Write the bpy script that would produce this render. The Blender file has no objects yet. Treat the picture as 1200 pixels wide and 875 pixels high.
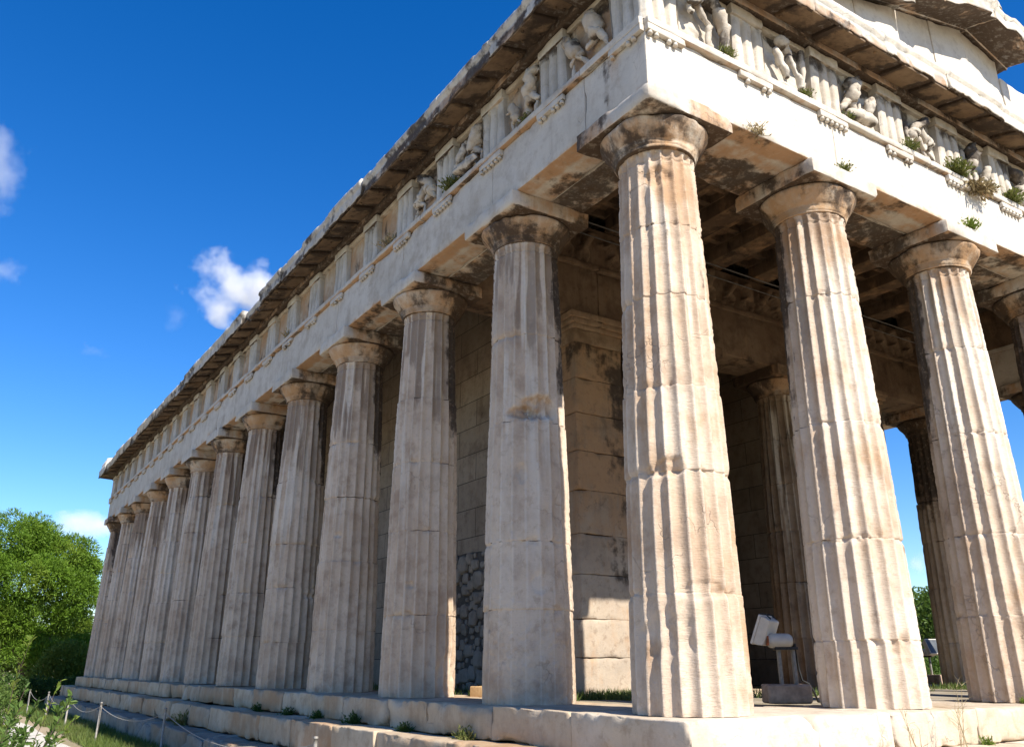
import bpy, math, random
import numpy as np
from mathutils import Vector
rng = np.random.default_rng(7)
random.seed(7)
R = math.radians
SC = bpy.context.scene
COL = SC.collection

# ------------------------------------------------------------------ camera
cd = bpy.data.cameras.new('camera'); cam = bpy.data.objects.new('camera', cd); COL.objects.link(cam)
cd.sensor_width = 36.0; cd.lens = 995.67 / 1200 * 36.0
cd.shift_x = 3.36 / 1200; cd.shift_y = -27.53 / 1200
cd.clip_start = 0.05; cd.clip_end = 6000
cam.location = (-5.39, -5.581, 0.376)
cam.rotation_euler = (math.pi / 2 + 0.35516, 0.0, -0.57157)
SC.camera = cam

# ------------------------------------------------------------------ sky and sun
SUN_EL, SUN_AZ = R(41.5), R(276.0)          # mathematical azimuth, counted from +X
w = bpy.data.worlds.new('World'); SC.world = w; w.use_nodes = True
wt = w.node_tree; wt.nodes.clear()
sky = wt.nodes.new('ShaderNodeTexSky'); sky.sky_type = 'NISHITA'; sky.sun_disc = False
sky.sun_elevation = SUN_EL; sky.sun_rotation = math.pi / 2 - SUN_AZ
sky.air_density = 1.0; sky.dust_density = 0.08; sky.ozone_density = 3.2; sky.altitude = 300
hs = wt.nodes.new('ShaderNodeHueSaturation'); hs.inputs['Saturation'].default_value = 1.38; hs.inputs['Hue'].default_value = .511
bg = wt.nodes.new('ShaderNodeBackground'); bg.inputs['Strength'].default_value = 0.110
wo = wt.nodes.new('ShaderNodeOutputWorld')
wt.links.new(sky.outputs[0], hs.inputs['Color']); wt.links.new(hs.outputs[0], bg.inputs[0]); wt.links.new(bg.outputs[0], wo.inputs[0])
sd = bpy.data.lights.new('sun', 'SUN'); sd.energy = 5.0; sd.angle = R(0.53); sd.color = (1.0, 0.94, 0.845)
so = bpy.data.objects.new('sun', sd); COL.objects.link(so)
sdir = Vector((math.cos(SUN_AZ) * math.cos(SUN_EL), math.sin(SUN_AZ) * math.cos(SUN_EL), math.sin(SUN_EL)))
so.rotation_euler = sdir.to_track_quat('Z', 'Y').to_euler(); so.location = (0, -20, 30)
vs = SC.view_settings
SC.display_settings.display_device = 'sRGB'
vs.view_transform = 'Standard'; vs.look = 'None'; vs.exposure = 0.85; vs.gamma = 1.0; vs.use_curve_mapping = False
SC.cycles.max_bounces = 6; SC.cycles.diffuse_bounces = 4; SC.cycles.volume_bounces = 2
SC.cycles.use_denoising = True
SC.cycles.volume_step_rate = 2.0

# ------------------------------------------------------------------ numpy noise
def _h(ix, iy, iz, seed):
    n = (ix * 374761393 + iy * 668265263 + iz * 2147483647 + seed * 1274126177) & 0xFFFFFFFF
    n = ((n ^ (n >> 13)) * 1274126177) & 0xFFFFFFFF
    n = ((n ^ (n >> 16)) * 2246822519) & 0xFFFFFFFF
    return ((n ^ (n >> 15)) & 0xFFFF) / 32767.5 - 1.0
def vnoise(p, seed=0):
    i = np.floor(p).astype(np.int64); f = p - i; f = f * f * f * (f * (f * 6 - 15) + 10)
    r = 0
    for dx in (0, 1):
        wx = f[:, 0] if dx else 1 - f[:, 0]
        for dy in (0, 1):
            wy = f[:, 1] if dy else 1 - f[:, 1]
            for dz in (0, 1):
                wz = f[:, 2] if dz else 1 - f[:, 2]
                r = r + wx * wy * wz * _h(i[:, 0] + dx, i[:, 1] + dy, i[:, 2] + dz, seed)
    return r
def fbm(p, scale=1.0, octs=3, seed=0):
    p = np.asarray(p, float) * scale; a = 1.0; s = 0; t = 0
    for k in range(octs):
        s = s + a * vnoise(p + 17.3 * k, seed + k); t += a; a *= .5; p = p * 2.03
    return s / t
def sstep(a, b, x):
    t = np.clip((x - a) / (b - a), 0, 1); return t * t * (3 - 2 * t)

# ------------------------------------------------------------------ mesh building
class MB:
    def __init__(s): s.v = []; s.f = []; s.n = 0; s.st = []
    def add(s, V, F, stain_shade=None):
        V = np.asarray(V, float).reshape(-1, 3)
        s.v.append(V)
        for fa in F:
            fa = np.asarray(fa, np.int64)
            if len(fa): s.f.append(fa + s.n)
        st = np.zeros((len(V), 4)) if stain_shade is None else stain_shade
        s.st.append(st); s.n += len(V); return s
    def build(s, name, mat, parent=None, smooth=True, loc=(0, 0, 0)):
        V = np.concatenate(s.v); me = bpy.data.meshes.new(name)
        idx = np.concatenate([f.ravel() for f in s.f]); tot = np.concatenate([np.full(len(f), f.shape[1]) for f in s.f])
        me.vertices.add(len(V)); me.vertices.foreach_set('co', V.ravel().astype(np.float32))
        me.loops.add(len(idx)); me.loops.foreach_set('vertex_index', idx.astype(np.int32))
        me.polygons.add(len(tot)); st = np.zeros(len(tot), np.int64); st[1:] = np.cumsum(tot)[:-1]
        me.polygons.foreach_set('loop_start', st.astype(np.int32)); me.polygons.foreach_set('loop_total', tot.astype(np.int32))
        me.polygons.foreach_set('use_smooth', np.full(len(tot), smooth))
        S = np.concatenate(s.st)
        if np.any(S):
            a = me.attributes.new('stain_shade', 'FLOAT_COLOR', 'POINT'); a.data.foreach_set('color', S.astype(np.float32).ravel())
        me.update(calc_edges=True); me.validate()
        o = bpy.data.objects.new(name, me); COL.objects.link(o)
        if mat is not None: me.materials.append(mat)
        o.location = loc
        if parent is not None: o.parent = parent
        return o
def tag(o, label=None, cat=None, group=None, kind=None):
    if label: o['label'] = label
    if cat: o['category'] = cat
    if group: o['group'] = group
    if kind: o['kind'] = kind
    return o
def empty(name, loc=(0, 0, 0), rz=0):
    o = bpy.data.objects.new(name, None); COL.objects.link(o); o.location = loc; o.rotation_euler = (0, 0, rz); o.empty_display_size = .3
    return o
def part(name, parent, loc=(0, 0, 0)):
    o = empty(name, loc); o.parent = parent; return o

def gridfaces(nu, nv, flip=False, base=0):
    i = np.arange(nu - 1)[:, None] * nv + np.arange(nv - 1)[None, :]
    a = i.ravel() + base
    q = np.stack([a, a + nv, a + nv + 1, a + 1], 1)
    return q[:, ::-1] if flip else q
def axis_pts(a, b, r, n):
    m = max(2, n)
    inner = np.linspace(a + r, b - r, m)
    return np.unique(np.round(np.concatenate([[a, a + r * .35, a + r * .7], inner, [b - r * .7, b - r * .35, b]]), 6))
def rbox(lo, hi, res=.15, r=.02, chip=0.0, amp=.003, seed=0, nscale=4.0, off=(0, 0, 0)):
    """a weathered block: rounded edges, chipped arrises, uneven faces; welded"""
    lo = np.array(lo, float); hi = np.array(hi, float); c = (lo + hi) / 2; h = (hi - lo) / 2
    r = min(r, h.min() * .8)
    ax = [axis_pts(-h[k], h[k], r, int(np.ceil(2 * h[k] / res)) + 1) for k in range(3)]
    Vs = []; Fs = []; n = 0
    for a in range(3):
        u, v = (a + 1) % 3, (a + 2) % 3
        for sgn in (-1, 1):
            U, W_ = np.meshgrid(ax[u], ax[v], indexing='ij'); P = np.zeros((U.size, 3))
            P[:, u] = U.ravel(); P[:, v] = W_.ravel(); P[:, a] = sgn * h[a]
            Vs.append(P); Fs.append(gridfaces(len(ax[u]), len(ax[v]), sgn < 0, n)); n += len(P)
    V = np.concatenate(Vs); F = np.concatenate(Fs)
    key, inv = np.unique(np.round(V, 5), axis=0, return_inverse=True); inv = inv.reshape(-1)
    V = key; F = inv[F]
    ps = V + c + np.array(off)
    rr = np.full(len(V), r)
    if chip > 0:
        nz = fbm(ps, 3.1, 3, seed + 11)
        n2 = fbm(ps, 9.0, 2, seed + 17)
        rr = np.minimum(r + chip * (sstep(.10, .24, nz) * (.35 + .65 * np.clip(nz * 2, 0, 1)) + .35 * sstep(.2, .34, n2)), h.min() * .8)
    q = np.clip(V, -(h - rr[:, None]), h - rr[:, None]); d = V - q; L = np.linalg.norm(d, axis=1)
    k = np.where(L > 1e-9, rr / np.maximum(L, 1e-9), 0); k = np.minimum(k, 1.0)
    V2 = q + d * k[:, None]
    if amp > 0:
        V2 = V2 + amp * np.stack([fbm(ps, nscale, 3, seed + s_) for s_ in (1, 2, 3)], 1)
    return V2 + c, [F]
def tube(path, rad, n=8, cap=True):
    path = np.asarray(path, float); m = len(path); rad = np.broadcast_to(np.asarray(rad, float), (m,))
    T = np.gradient(path, axis=0); T /= np.linalg.norm(T, axis=1)[:, None] + 1e-9
    ref = np.array([0, 0, 1.]) if abs(T[0, 2]) < .9 else np.array([1., 0, 0])
    V = []
    for i in range(m):
        a = np.cross(T[i], ref); a /= np.linalg.norm(a) + 1e-9; b = np.cross(T[i], a)
        t = np.linspace(0, 2 * np.pi, n, endpoint=False)
        V.append(path[i] + rad[i] * (np.cos(t)[:, None] * a + np.sin(t)[:, None] * b))
    V = np.concatenate(V); F = []
    i = np.arange(m - 1)[:, None] * n + np.arange(n)[None, :]; j = np.arange(m - 1)[:, None] * n + (np.arange(n)[None, :] + 1) % n
    F.append(np.stack([i.ravel(), (i + n).ravel(), (j + n).ravel(), j.ravel()], 1)[:, ::-1])
    if cap:
        F.append(np.arange(n)[None, :]); F.append(((m - 1) * n + np.arange(n))[None, ::-1])
    return V, F
def lathe(prof, n=64):
    prof = np.asarray(prof, float); m = len(prof); t = np.linspace(0, 2 * np.pi, n, endpoint=False)
    V = np.stack([prof[:, 0][:, None] * np.cos(t), prof[:, 0][:, None] * np.sin(t), np.repeat(prof[:, 1][:, None], n, 1)], 2).reshape(-1, 3)
    i = np.arange(m - 1)[:, None] * n + np.arange(n)[None, :]; j = np.arange(m - 1)[:, None] * n + (np.arange(n)[None, :] + 1) % n
    F = [np.stack([i.ravel(), j.ravel(), (j + n).ravel(), (i + n).ravel()], 1), np.arange(n)[None, ::-1], ((m - 1) * n + np.arange(n))[None, :]]
    return V, F

# ------------------------------------------------------------------ materials
class NT:
    def __init__(s, name):
        s.m = bpy.data.materials.new(name); s.m.use_nodes = True; s.t = s.m.node_tree; s.t.nodes.clear()
        s.out = s.t.nodes.new('ShaderNodeOutputMaterial'); s.b = s.t.nodes.new('ShaderNodeBsdfPrincipled')
        s.t.links.new(s.b.outputs[0], s.out.inputs[0]); s.b.inputs['Specular IOR Level'].default_value = .25
        g = s.t.nodes.new('ShaderNodeNewGeometry'); s.pos = g.outputs['Position']; s.nrm = g.outputs['Normal']; s.isl = g.outputs['Random Per Island']
    def put(s, sock, v):
        if hasattr(v, 'is_output'): s.t.links.new(v, sock)
        elif isinstance(v, (tuple, list)) and len(v) == 3 and sock.type == 'RGBA': sock.default_value = (*v, 1)
        else: sock.default_value = v
    def scale(s, v, sc):
        n = s.t.nodes.new('ShaderNodeVectorMath'); n.operation = 'MULTIPLY'; s.put(n.inputs[0], v); n.inputs[1].default_value = sc; return n.outputs[0]
    def noise(s, scale, detail=4, rough=.55, sc=(1, 1, 1), dist=0, off=0):
        n = s.t.nodes.new('ShaderNodeTexNoise'); n.inputs['Scale'].default_value = scale; n.inputs['Detail'].default_value = detail
        n.inputs['Roughness'].default_value = rough; n.inputs['Distortion'].default_value = dist
        v = s.scale(s.pos, sc)
        if off:
            a = s.t.nodes.new('ShaderNodeVectorMath'); a.operation = 'ADD'; s.put(a.inputs[0], v); a.inputs[1].default_value = (off, off * 1.7, off * .6); v = a.outputs[0]
        s.t.links.new(v, n.inputs['Vector']); return n.outputs['Fac']
    def voro(s, scale, feature='F1', sc=(1, 1, 1), out='Distance'):
        n = s.t.nodes.new('ShaderNodeTexVoronoi'); n.feature = feature; n.inputs['Scale'].default_value = scale
        s.t.links.new(s.scale(s.pos, sc), n.inputs['Vector']); return n.outputs[out]
    def math(s, op, a, b=0.0, c=None):
        n = s.t.nodes.new('ShaderNodeMath'); n.operation = op; s.put(n.inputs[0], a); s.put(n.inputs[1], b)
        if c is not None: s.put(n.inputs[2], c)
        return n.outputs[0]
    def ramp(s, v, lo, hi, a=0.0, b=1.0):
        n = s.t.nodes.new('ShaderNodeMapRange'); n.interpolation_type = 'SMOOTHSTEP'
        s.put(n.inputs[0], v); n.inputs[1].default_value = lo; n.inputs[2].default_value = hi; n.inputs[3].default_value = a; n.inputs[4].default_value = b
        return n.outputs[0]
    def mix(s, f, a, b, mode='MIX'):
        n = s.t.nodes.new('ShaderNodeMix'); n.data_type = 'RGBA'; n.blend_type = mode
        s.put(n.inputs[0], f); s.put(n.inputs[6], a); s.put(n.inputs[7], b); return n.outputs[2]
    def sep(s, v):
        n = s.t.nodes.new('ShaderNodeSeparateXYZ'); s.put(n.inputs[0], v); return n.outputs
    def attr(s, name='stain_shade'):
        n = s.t.nodes.new('ShaderNodeAttribute'); n.attribute_name = name; s.alpha = n.outputs['Alpha']; q = s.t.nodes.new('ShaderNodeSeparateColor')
        s.t.links.new(n.outputs['Color'], q.inputs[0]); return q.outputs
    def bump(s, h, strength=.5, dist=.02, chain=None):
        n = s.t.nodes.new('ShaderNodeBump'); n.inputs['Strength'].default_value = strength; n.inputs['Distance'].default_value = dist
        s.put(n.inputs['Height'], h)
        if chain is not None: s.t.links.new(chain, n.inputs['Normal'])
        return n.outputs[0]
    def done(s, color, rough=.85, normal=None):
        s.put(s.b.inputs['Base Color'], color); s.put(s.b.inputs['Roughness'], rough)
        if normal is not None: s.t.links.new(normal, s.b.inputs['Normal'])
        return s.m

def stone(name, light, mid, dark, rust=(.40, .235, .12), crust=(.042, .029, .021), crust_lo=.62, rust_lo=.60, soffit=0.0,
          joints=None, striate=0.5, bump=.5, fleck=1.0, patina=0.0, wob=.25):
    t = NT(name); st = t.attr()
    n1 = t.noise(.9, 5, .6); n2 = t.noise(3.3, 5, .62, off=3.1); n3 = t.noise(26, 4, .6)
    stk = t.noise(1.0, 5, .62, sc=(5.5, 5.5, .5), off=1.3)
    col = t.mix(t.ramp(n1, .36, .64), mid, light)
    col = t.mix(t.math('MULTIPLY', t.ramp(n2, .45, .70), .7), col, dark)
    col = t.mix(t.math('MULTIPLY', t.ramp(stk, .50, .72), .45), col, dark)
    col = t.mix(t.math('MULTIPLY', t.ramp(stk, .48, .28), .35), col, light)
    col = t.mix(t.math('MULTIPLY', t.ramp(t.math('ADD', t.alpha, t.math('MULTIPLY', t.math('SUBTRACT', t.noise(6, 5, .7, sc=(1.6, 1.6, .6), off=7.7), .5), 1.1)), .35, .65), patina), col, (.120, .072, .044))
    col = t.mix(st[2], col, (.75, .675, .565))
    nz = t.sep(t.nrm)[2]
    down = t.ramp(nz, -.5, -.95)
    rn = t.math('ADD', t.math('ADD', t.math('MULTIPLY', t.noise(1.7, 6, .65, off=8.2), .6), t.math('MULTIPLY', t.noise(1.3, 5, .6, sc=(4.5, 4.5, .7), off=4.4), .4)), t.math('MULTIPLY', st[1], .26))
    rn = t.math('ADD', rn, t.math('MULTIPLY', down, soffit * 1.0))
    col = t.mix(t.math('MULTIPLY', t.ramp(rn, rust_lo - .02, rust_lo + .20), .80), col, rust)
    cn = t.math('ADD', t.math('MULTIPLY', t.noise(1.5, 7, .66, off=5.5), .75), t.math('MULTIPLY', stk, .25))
    cn = t.math('ADD', cn, t.math('MULTIPLY', st[0], .40))  # crust channel; on frieze and mutules it also carries painted shade
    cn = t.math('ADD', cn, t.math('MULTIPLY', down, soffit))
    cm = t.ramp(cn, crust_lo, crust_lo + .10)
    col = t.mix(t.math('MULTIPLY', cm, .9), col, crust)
    # pits and specks
    pit = t.ramp(t.voro(55), .16, .05); pit = t.math('MULTIPLY', pit, t.ramp(t.noise(5, 3, .6, off=2.2), .50, .66))
    col = t.mix(t.math('MULTIPLY', pit, .75 * fleck), col, (.06, .045, .035))
    # hairline cracks
    vv = t.t.nodes.new('ShaderNodeTexVoronoi'); vv.feature = 'DISTANCE_TO_EDGE'; vv.inputs['Scale'].default_value = 1.6
    wn = t.t.nodes.new('ShaderNodeTexNoise'); wn.inputs['Scale'].default_value = 2.2; wn.inputs['Detail'].default_value = 4; t.t.links.new(t.pos, wn.inputs['Vector'])
    wa = t.t.nodes.new('ShaderNodeVectorMath'); wa.operation = 'MULTIPLY_ADD'; t.t.links.new(wn.outputs['Color'], wa.inputs[0]); wa.inputs[1].default_value = (.9, .9, .9); t.t.links.new(t.pos, wa.inputs[2]); t.t.links.new(wa.outputs[0], vv.inputs['Vector'])
    crk = t.math('MULTIPLY', t.ramp(vv.outputs['Distance'], .010, .002), t.ramp(t.noise(1.1, 2, .5, off=12.),   .58, .64))
    col = t.mix(t.math('MULTIPLY', crk, .22), col, (.07, .05, .04))
    blot = t.noise(7.5, 6, .7, off=9.1)
    col = t.mix(t.math('MULTIPLY', t.ramp(blot, .52, .66), .38), col, dark)
    col = t.mix(t.math('MULTIPLY', t.ramp(blot, .44, .32), .30), col, light)
    col = t.mix(.22, col, t.mix(n3, (.30, .26, .22), (1, 1, 1)), 'MULTIPLY')
    hgt = t.math('ADD', t.math('MULTIPLY', t.noise(16, 5, .7, sc=(1, 1, 5.0)), striate), t.math('MULTIPLY', n3, .4))
    hgt = t.math('SUBTRACT', t.math('SUBTRACT', hgt, pit), crk)
    if joints:
        bw, bh, zo = joints
        x, y, z = t.sep(t.pos)
        cmb = t.t.nodes.new('ShaderNodeCombineXYZ'); t.put(cmb.inputs[0], t.math('ADD', x, y)); t.put(cmb.inputs[1], t.math('ADD', z, zo))
        br = t.t.nodes.new('ShaderNodeTexBrick'); br.inputs['Scale'].default_value = 1.0; br.inputs['Brick Width'].default_value = bw; br.inputs['Row Height'].default_value = bh
        br.inputs['Mortar Size'].default_value = .008; br.inputs['Mortar Smooth'].default_value = .3; br.inputs['Bias'].default_value = 0
        br.inputs['Color1'].default_value = (.62, .58, .54, 1); br.inputs['Color2'].default_value = (1, 1, 1, 1); br.inputs['Mortar'].default_value = (.8, .8, .8, 1)
        t.t.links.new(cmb.outputs[0], br.inputs['Vector'])
        col = t.mix(.6, col, br.outputs['Color'], 'MULTIPLY'); col = t.mix(t.math('MULTIPLY', br.outputs['Fac'], .85), col, (.035, .028, .022))
        hgt = t.math('SUBTRACT', hgt, t.math('MULTIPLY', br.outputs['Fac'], 2.0))
    nb = t.bump(t.noise(3.5, 4, .6, off=6), wob, .06)
    nb = t.bump(hgt, bump, .012, nb)
    return t.done(col, t.math('ADD', .72, t.math('MULTIPLY', n3, .2)), nb)

M = {}
M['column'] = stone('column_marble', (.62, .49, .365), (.51, .378, .265), (.345, .238, .16), patina=.56, wob=.05, crust_lo=.66, rust_lo=.60, soffit=.05, striate=.9, bump=.7)
M['capital'] = stone('capital_marble', (.58, .51, .41), (.44, .35, .25), (.30, .21, .135), rust=(.45, .25, .11), crust_lo=.565, rust_lo=.56, soffit=.10)
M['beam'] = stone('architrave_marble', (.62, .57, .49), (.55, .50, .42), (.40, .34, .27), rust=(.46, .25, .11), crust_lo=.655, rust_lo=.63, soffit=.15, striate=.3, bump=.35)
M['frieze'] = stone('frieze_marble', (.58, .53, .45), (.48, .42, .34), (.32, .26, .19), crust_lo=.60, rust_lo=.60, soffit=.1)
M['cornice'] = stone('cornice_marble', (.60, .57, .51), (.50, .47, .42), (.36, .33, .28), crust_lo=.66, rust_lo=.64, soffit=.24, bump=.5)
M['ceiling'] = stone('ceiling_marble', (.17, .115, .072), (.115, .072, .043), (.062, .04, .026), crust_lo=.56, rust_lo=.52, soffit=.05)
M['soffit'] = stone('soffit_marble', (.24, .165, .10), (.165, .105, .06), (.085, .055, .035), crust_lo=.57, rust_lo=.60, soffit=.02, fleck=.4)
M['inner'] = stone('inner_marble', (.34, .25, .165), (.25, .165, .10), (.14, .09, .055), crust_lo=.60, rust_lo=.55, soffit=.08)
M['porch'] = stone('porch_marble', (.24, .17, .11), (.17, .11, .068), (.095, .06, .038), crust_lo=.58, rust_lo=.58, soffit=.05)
M['wall'] = stone('wall_marble', (.41, .34, .26), (.34, .27, .20), (.22, .165, .12), crust_lo=.60, rust_lo=.62, joints=(1.29, .515, .02))
M['step'] = stone('step_marble', (.55, .445, .315), (.455, .34, .22), (.31, .215, .13), crust_lo=.65, rust_lo=.60, striate=.4, bump=.6)
M['foundation'] = stone('foundation_limestone', (.34, .285, .22), (.26, .215, .16), (.16, .13, .095), crust_lo=.60, rust_lo=.66, bump=1.0)
M['stones'] = stone('rubble_stone', (.36, .315, .26), (.28, .24, .195), (.17, .145, .115), crust_lo=.60, rust_lo=.70, bump=.8)
M['mortar'] = stone('rubble_mortar', (.12, .105, .09), (.09, .08, .065), (.05, .042, .035), crust_lo=.6, rust_lo=.75, bump=1.0)

def simple(name, col, rough=.6, metal=0, var=.25, scale=8, bump=.1, bd=.01):
    t = NT(name); n = t.noise(scale, 4, .6); lo = tuple(c * (1 - var) for c in col); hi = tuple(min(1, c * (1 + var)) for c in col)
    t.b.inputs['Metallic'].default_value = metal
    return t.done(t.mix(t.ramp(n, .3, .7), lo, hi), rough, t.bump(n, bump, bd))
def leafmat(name, a, b, c, trans=.35, scale=2.0):
    t = NT(name); n = t.noise(scale, 3, .6)
    col = t.mix(t.isl, a, b); col = t.mix(t.math('MULTIPLY', t.ramp(n, .5, .7), .6), col, c)
    t.b.inputs['Roughness'].default_value = .55
    t.put(t.b.inputs['Base Color'], col)
    tr = t.t.nodes.new('ShaderNodeBsdfTranslucent'); t.put(tr.inputs[0], t.mix(.5, col, (.9, 1.0, .25), 'MULTIPLY'))
    mx = t.t.nodes.new('ShaderNodeMixShader'); mx.inputs[0].default_value = trans
    t.t.links.new(t.b.outputs[0], mx.inputs[1]); t.t.links.new(tr.outputs[0], mx.inputs[2]); t.t.links.new(mx.outputs[0], t.out.inputs[0])
    return t.m
M['pine'] = leafmat('pine_needles', (.095, .18, .016), (.155, .26, .026), (.21, .28, .035), .36, .8)
M['leaf'] = leafmat('broad_leaves', (.07, .13, .025), (.13, .20, .045), (.17, .22, .05), .40)
M['hedge'] = leafmat('hedge_leaves', (.035, .075, .015), (.06, .11, .025), (.07, .12, .02), .3)
M['yellowgreen'] = leafmat('young_leaves', (.12, .18, .03), (.18, .23, .04), (.2, .22, .05), .4)
M['grass'] = leafmat('grass_blades', (.08, .13, .025), (.14, .18, .045), (.22, .20, .09), .35, .7)
M['weed'] = leafmat('weed_leaves', (.10, .13, .035), (.19, .19, .06), (.27, .23, .11), .35, 5)
M['drystem'] = simple('dry_stems', (.34, .27, .15), .8)
M['bark'] = simple('bark', (.085, .06, .045), .9, 0, .4, 12, .6, .03)
M['metal'] = simple('galvanised_steel', (.27, .25, .22), .6, .15, .2, 20)
M['rope'] = simple('grey_rope', (.30, .28, .25), .9, 0, .3, 40)
M['lamp'] = simple('lamp_enamel', (.58, .54, .47), .5, 0, .06, 14)
M['lampdark'] = simple('dark_gasket', (.035, .035, .035), .6)
M['lampred'] = simple('rusty_bracket', (.30, .10, .045), .8, 0, .4, 20)
M['glass'] = simple('lamp_glass', (.10, .11, .12), .08)
M['concrete'] = simple('concrete_foot', (.44, .31, .215), .9, 0, .25, 9, .4, .02)
M['cable'] = simple('black_cable', (.02, .02, .02), .5)
M['steelcable'] = simple('steel_cable', (.16, .15, .14), .5, .5)
M['orangestone'] = stone('orange_stone', (.60, .42, .22), (.52, .34, .16), (.40, .25, .12), crust_lo=.75)

# ------------------------------------------------------------------ ground, path, floor (setting)
def sheet(name, x0, x1, y0, y1, z, nx, ny, mat, amp=0, sc=.4, xs=None, ys=None):
    xs = np.linspace(x0, x1, nx) if xs is None else xs; ys = np.linspace(y0, y1, ny) if ys is None else ys
    X, Y = np.meshgrid(xs, ys, indexing='ij'); P = np.stack([X.ravel(), Y.ravel(), np.zeros(X.size)], 1)
    P[:, 2] = z + (amp * fbm(P, sc, 3, 5) if amp else 0)
    return tag(MB().add(P, [gridfaces(len(xs), len(ys))]).build(name, mat), kind='structure')
def groundmat():
    t = NT('dry_ground'); n1 = t.noise(.35, 5, .6); n2 = t.noise(4, 6, .65); n3 = t.noise(40, 3, .6)
    col = t.mix(t.ramp(n1, .4, .6), (.42, .33, .22), (.30, .25, .14)); col = t.mix(t.ramp(n2, .45, .7), col, (.47, .38, .27))
    col = t.mix(.35, col, t.mix(n3, (.4, .4, .4), (1, 1, 1)), 'MULTIPLY')
    return t.done(col, .95, t.bump(t.math('ADD', n2, n3), .6, .04))
def pathmat():
    t = NT('pale_gravel'); v = t.voro(38); n = t.noise(3, 4, .6); n3 = t.noise(60, 3, .6)
    col = t.mix(t.ramp(n, .35, .65), (.56, .52, .45), (.66, .62, .55)); col = t.mix(t.ramp(v, .1, .5), (.45, .41, .35), col)
    return t.done(col, .95, t.bump(t.math('SUBTRACT', n3, v), .6, .03))
g_x = np.unique(np.concatenate([[-900, -400, -150], np.linspace(-60, -12, 13), np.linspace(-10, -1.2, 40), np.linspace(0, 60, 16), [150, 400, 900]]))
g_y = np.unique(np.concatenate([[-900, -300, -100], np.linspace(-40, 0, 20), np.linspace(.6, 40, 80), np.linspace(46, 100, 10), [200, 500, 1200]]))
ground = sheet('ground', 0, 0, 0, 0, -1.09, 0, 0, groundmat(), .05, .5, g_x, g_y)
def path_sheet():
    ys = np.linspace(-14, 44, 90); us = np.linspace(0, 1, 14); V = []
    P = []
    for u in us:
        for y in ys: P.append((u, y, 0))
    P = np.array(P); y = P[:, 1]; wob = .18 * fbm(np.stack([y, y * 0, y * 0], 1), .5, 3, 9)
    x0 = np.where(y < 0, -2.55, -2.45 - .012 * y) + wob; x1 = -4.9 - .006 * y + wob * .7
    X = x0 + (x1 - x0) * P[:, 0]
    Q = np.stack([X, y, -1.09 + .05 * fbm(np.stack([X, y, 0 * y], 1), .5, 3, 5) + .03 - .05 * np.abs(P[:, 0] * 2 - 1) ** 4], 1)
    return tag(MB().add(Q, [gridfaces(14, 90, True)]).build('path', pathmat()), kind='structure')
path_sheet()

# ------------------------------------------------------------------ the temple
FXS = [0, 2.413, 4.996, 7.579, 10.162, 12.575]
FYS = [0, 2.413] + [2.413 + 2.583 * i for i in range(1, 11)] + [30.656]
LX, LY = 12.575, 30.656
temple = tag(empty('temple', (0, 0, -1.1)), 'ancient Greek temple of weathered cream marble with fluted columns, carved frieze and broken pediment', 'temple')
tz = 1.1
def T(side, P):
    s, o, z = P[:, 0], P[:, 1], P[:, 2]
    if side == 'front': return np.stack([s, -o, z], 1), True
    if side == 'left': return np.stack([-o, s, z], 1), False
    if side == 'right': return np.stack([LX + o, s, z], 1), True
    return np.stack([s, LY + o, z], 1), False
def sadd(mb, side, VF, stain_shade=None):
    V, F = VF; W, flip = T(side, V)
    mb.add(W, [f[:, ::-1] for f in F] if flip else F, stain_shade)
def pb(mb, name, mat, parent=None, smooth=True):
    """build a temple part whose vertices are world coordinates"""
    o = mb.build(name, mat, parent if parent is not None else temple, smooth)
    if parent is None: o.location = (0, 0, tz)
    return o

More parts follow.
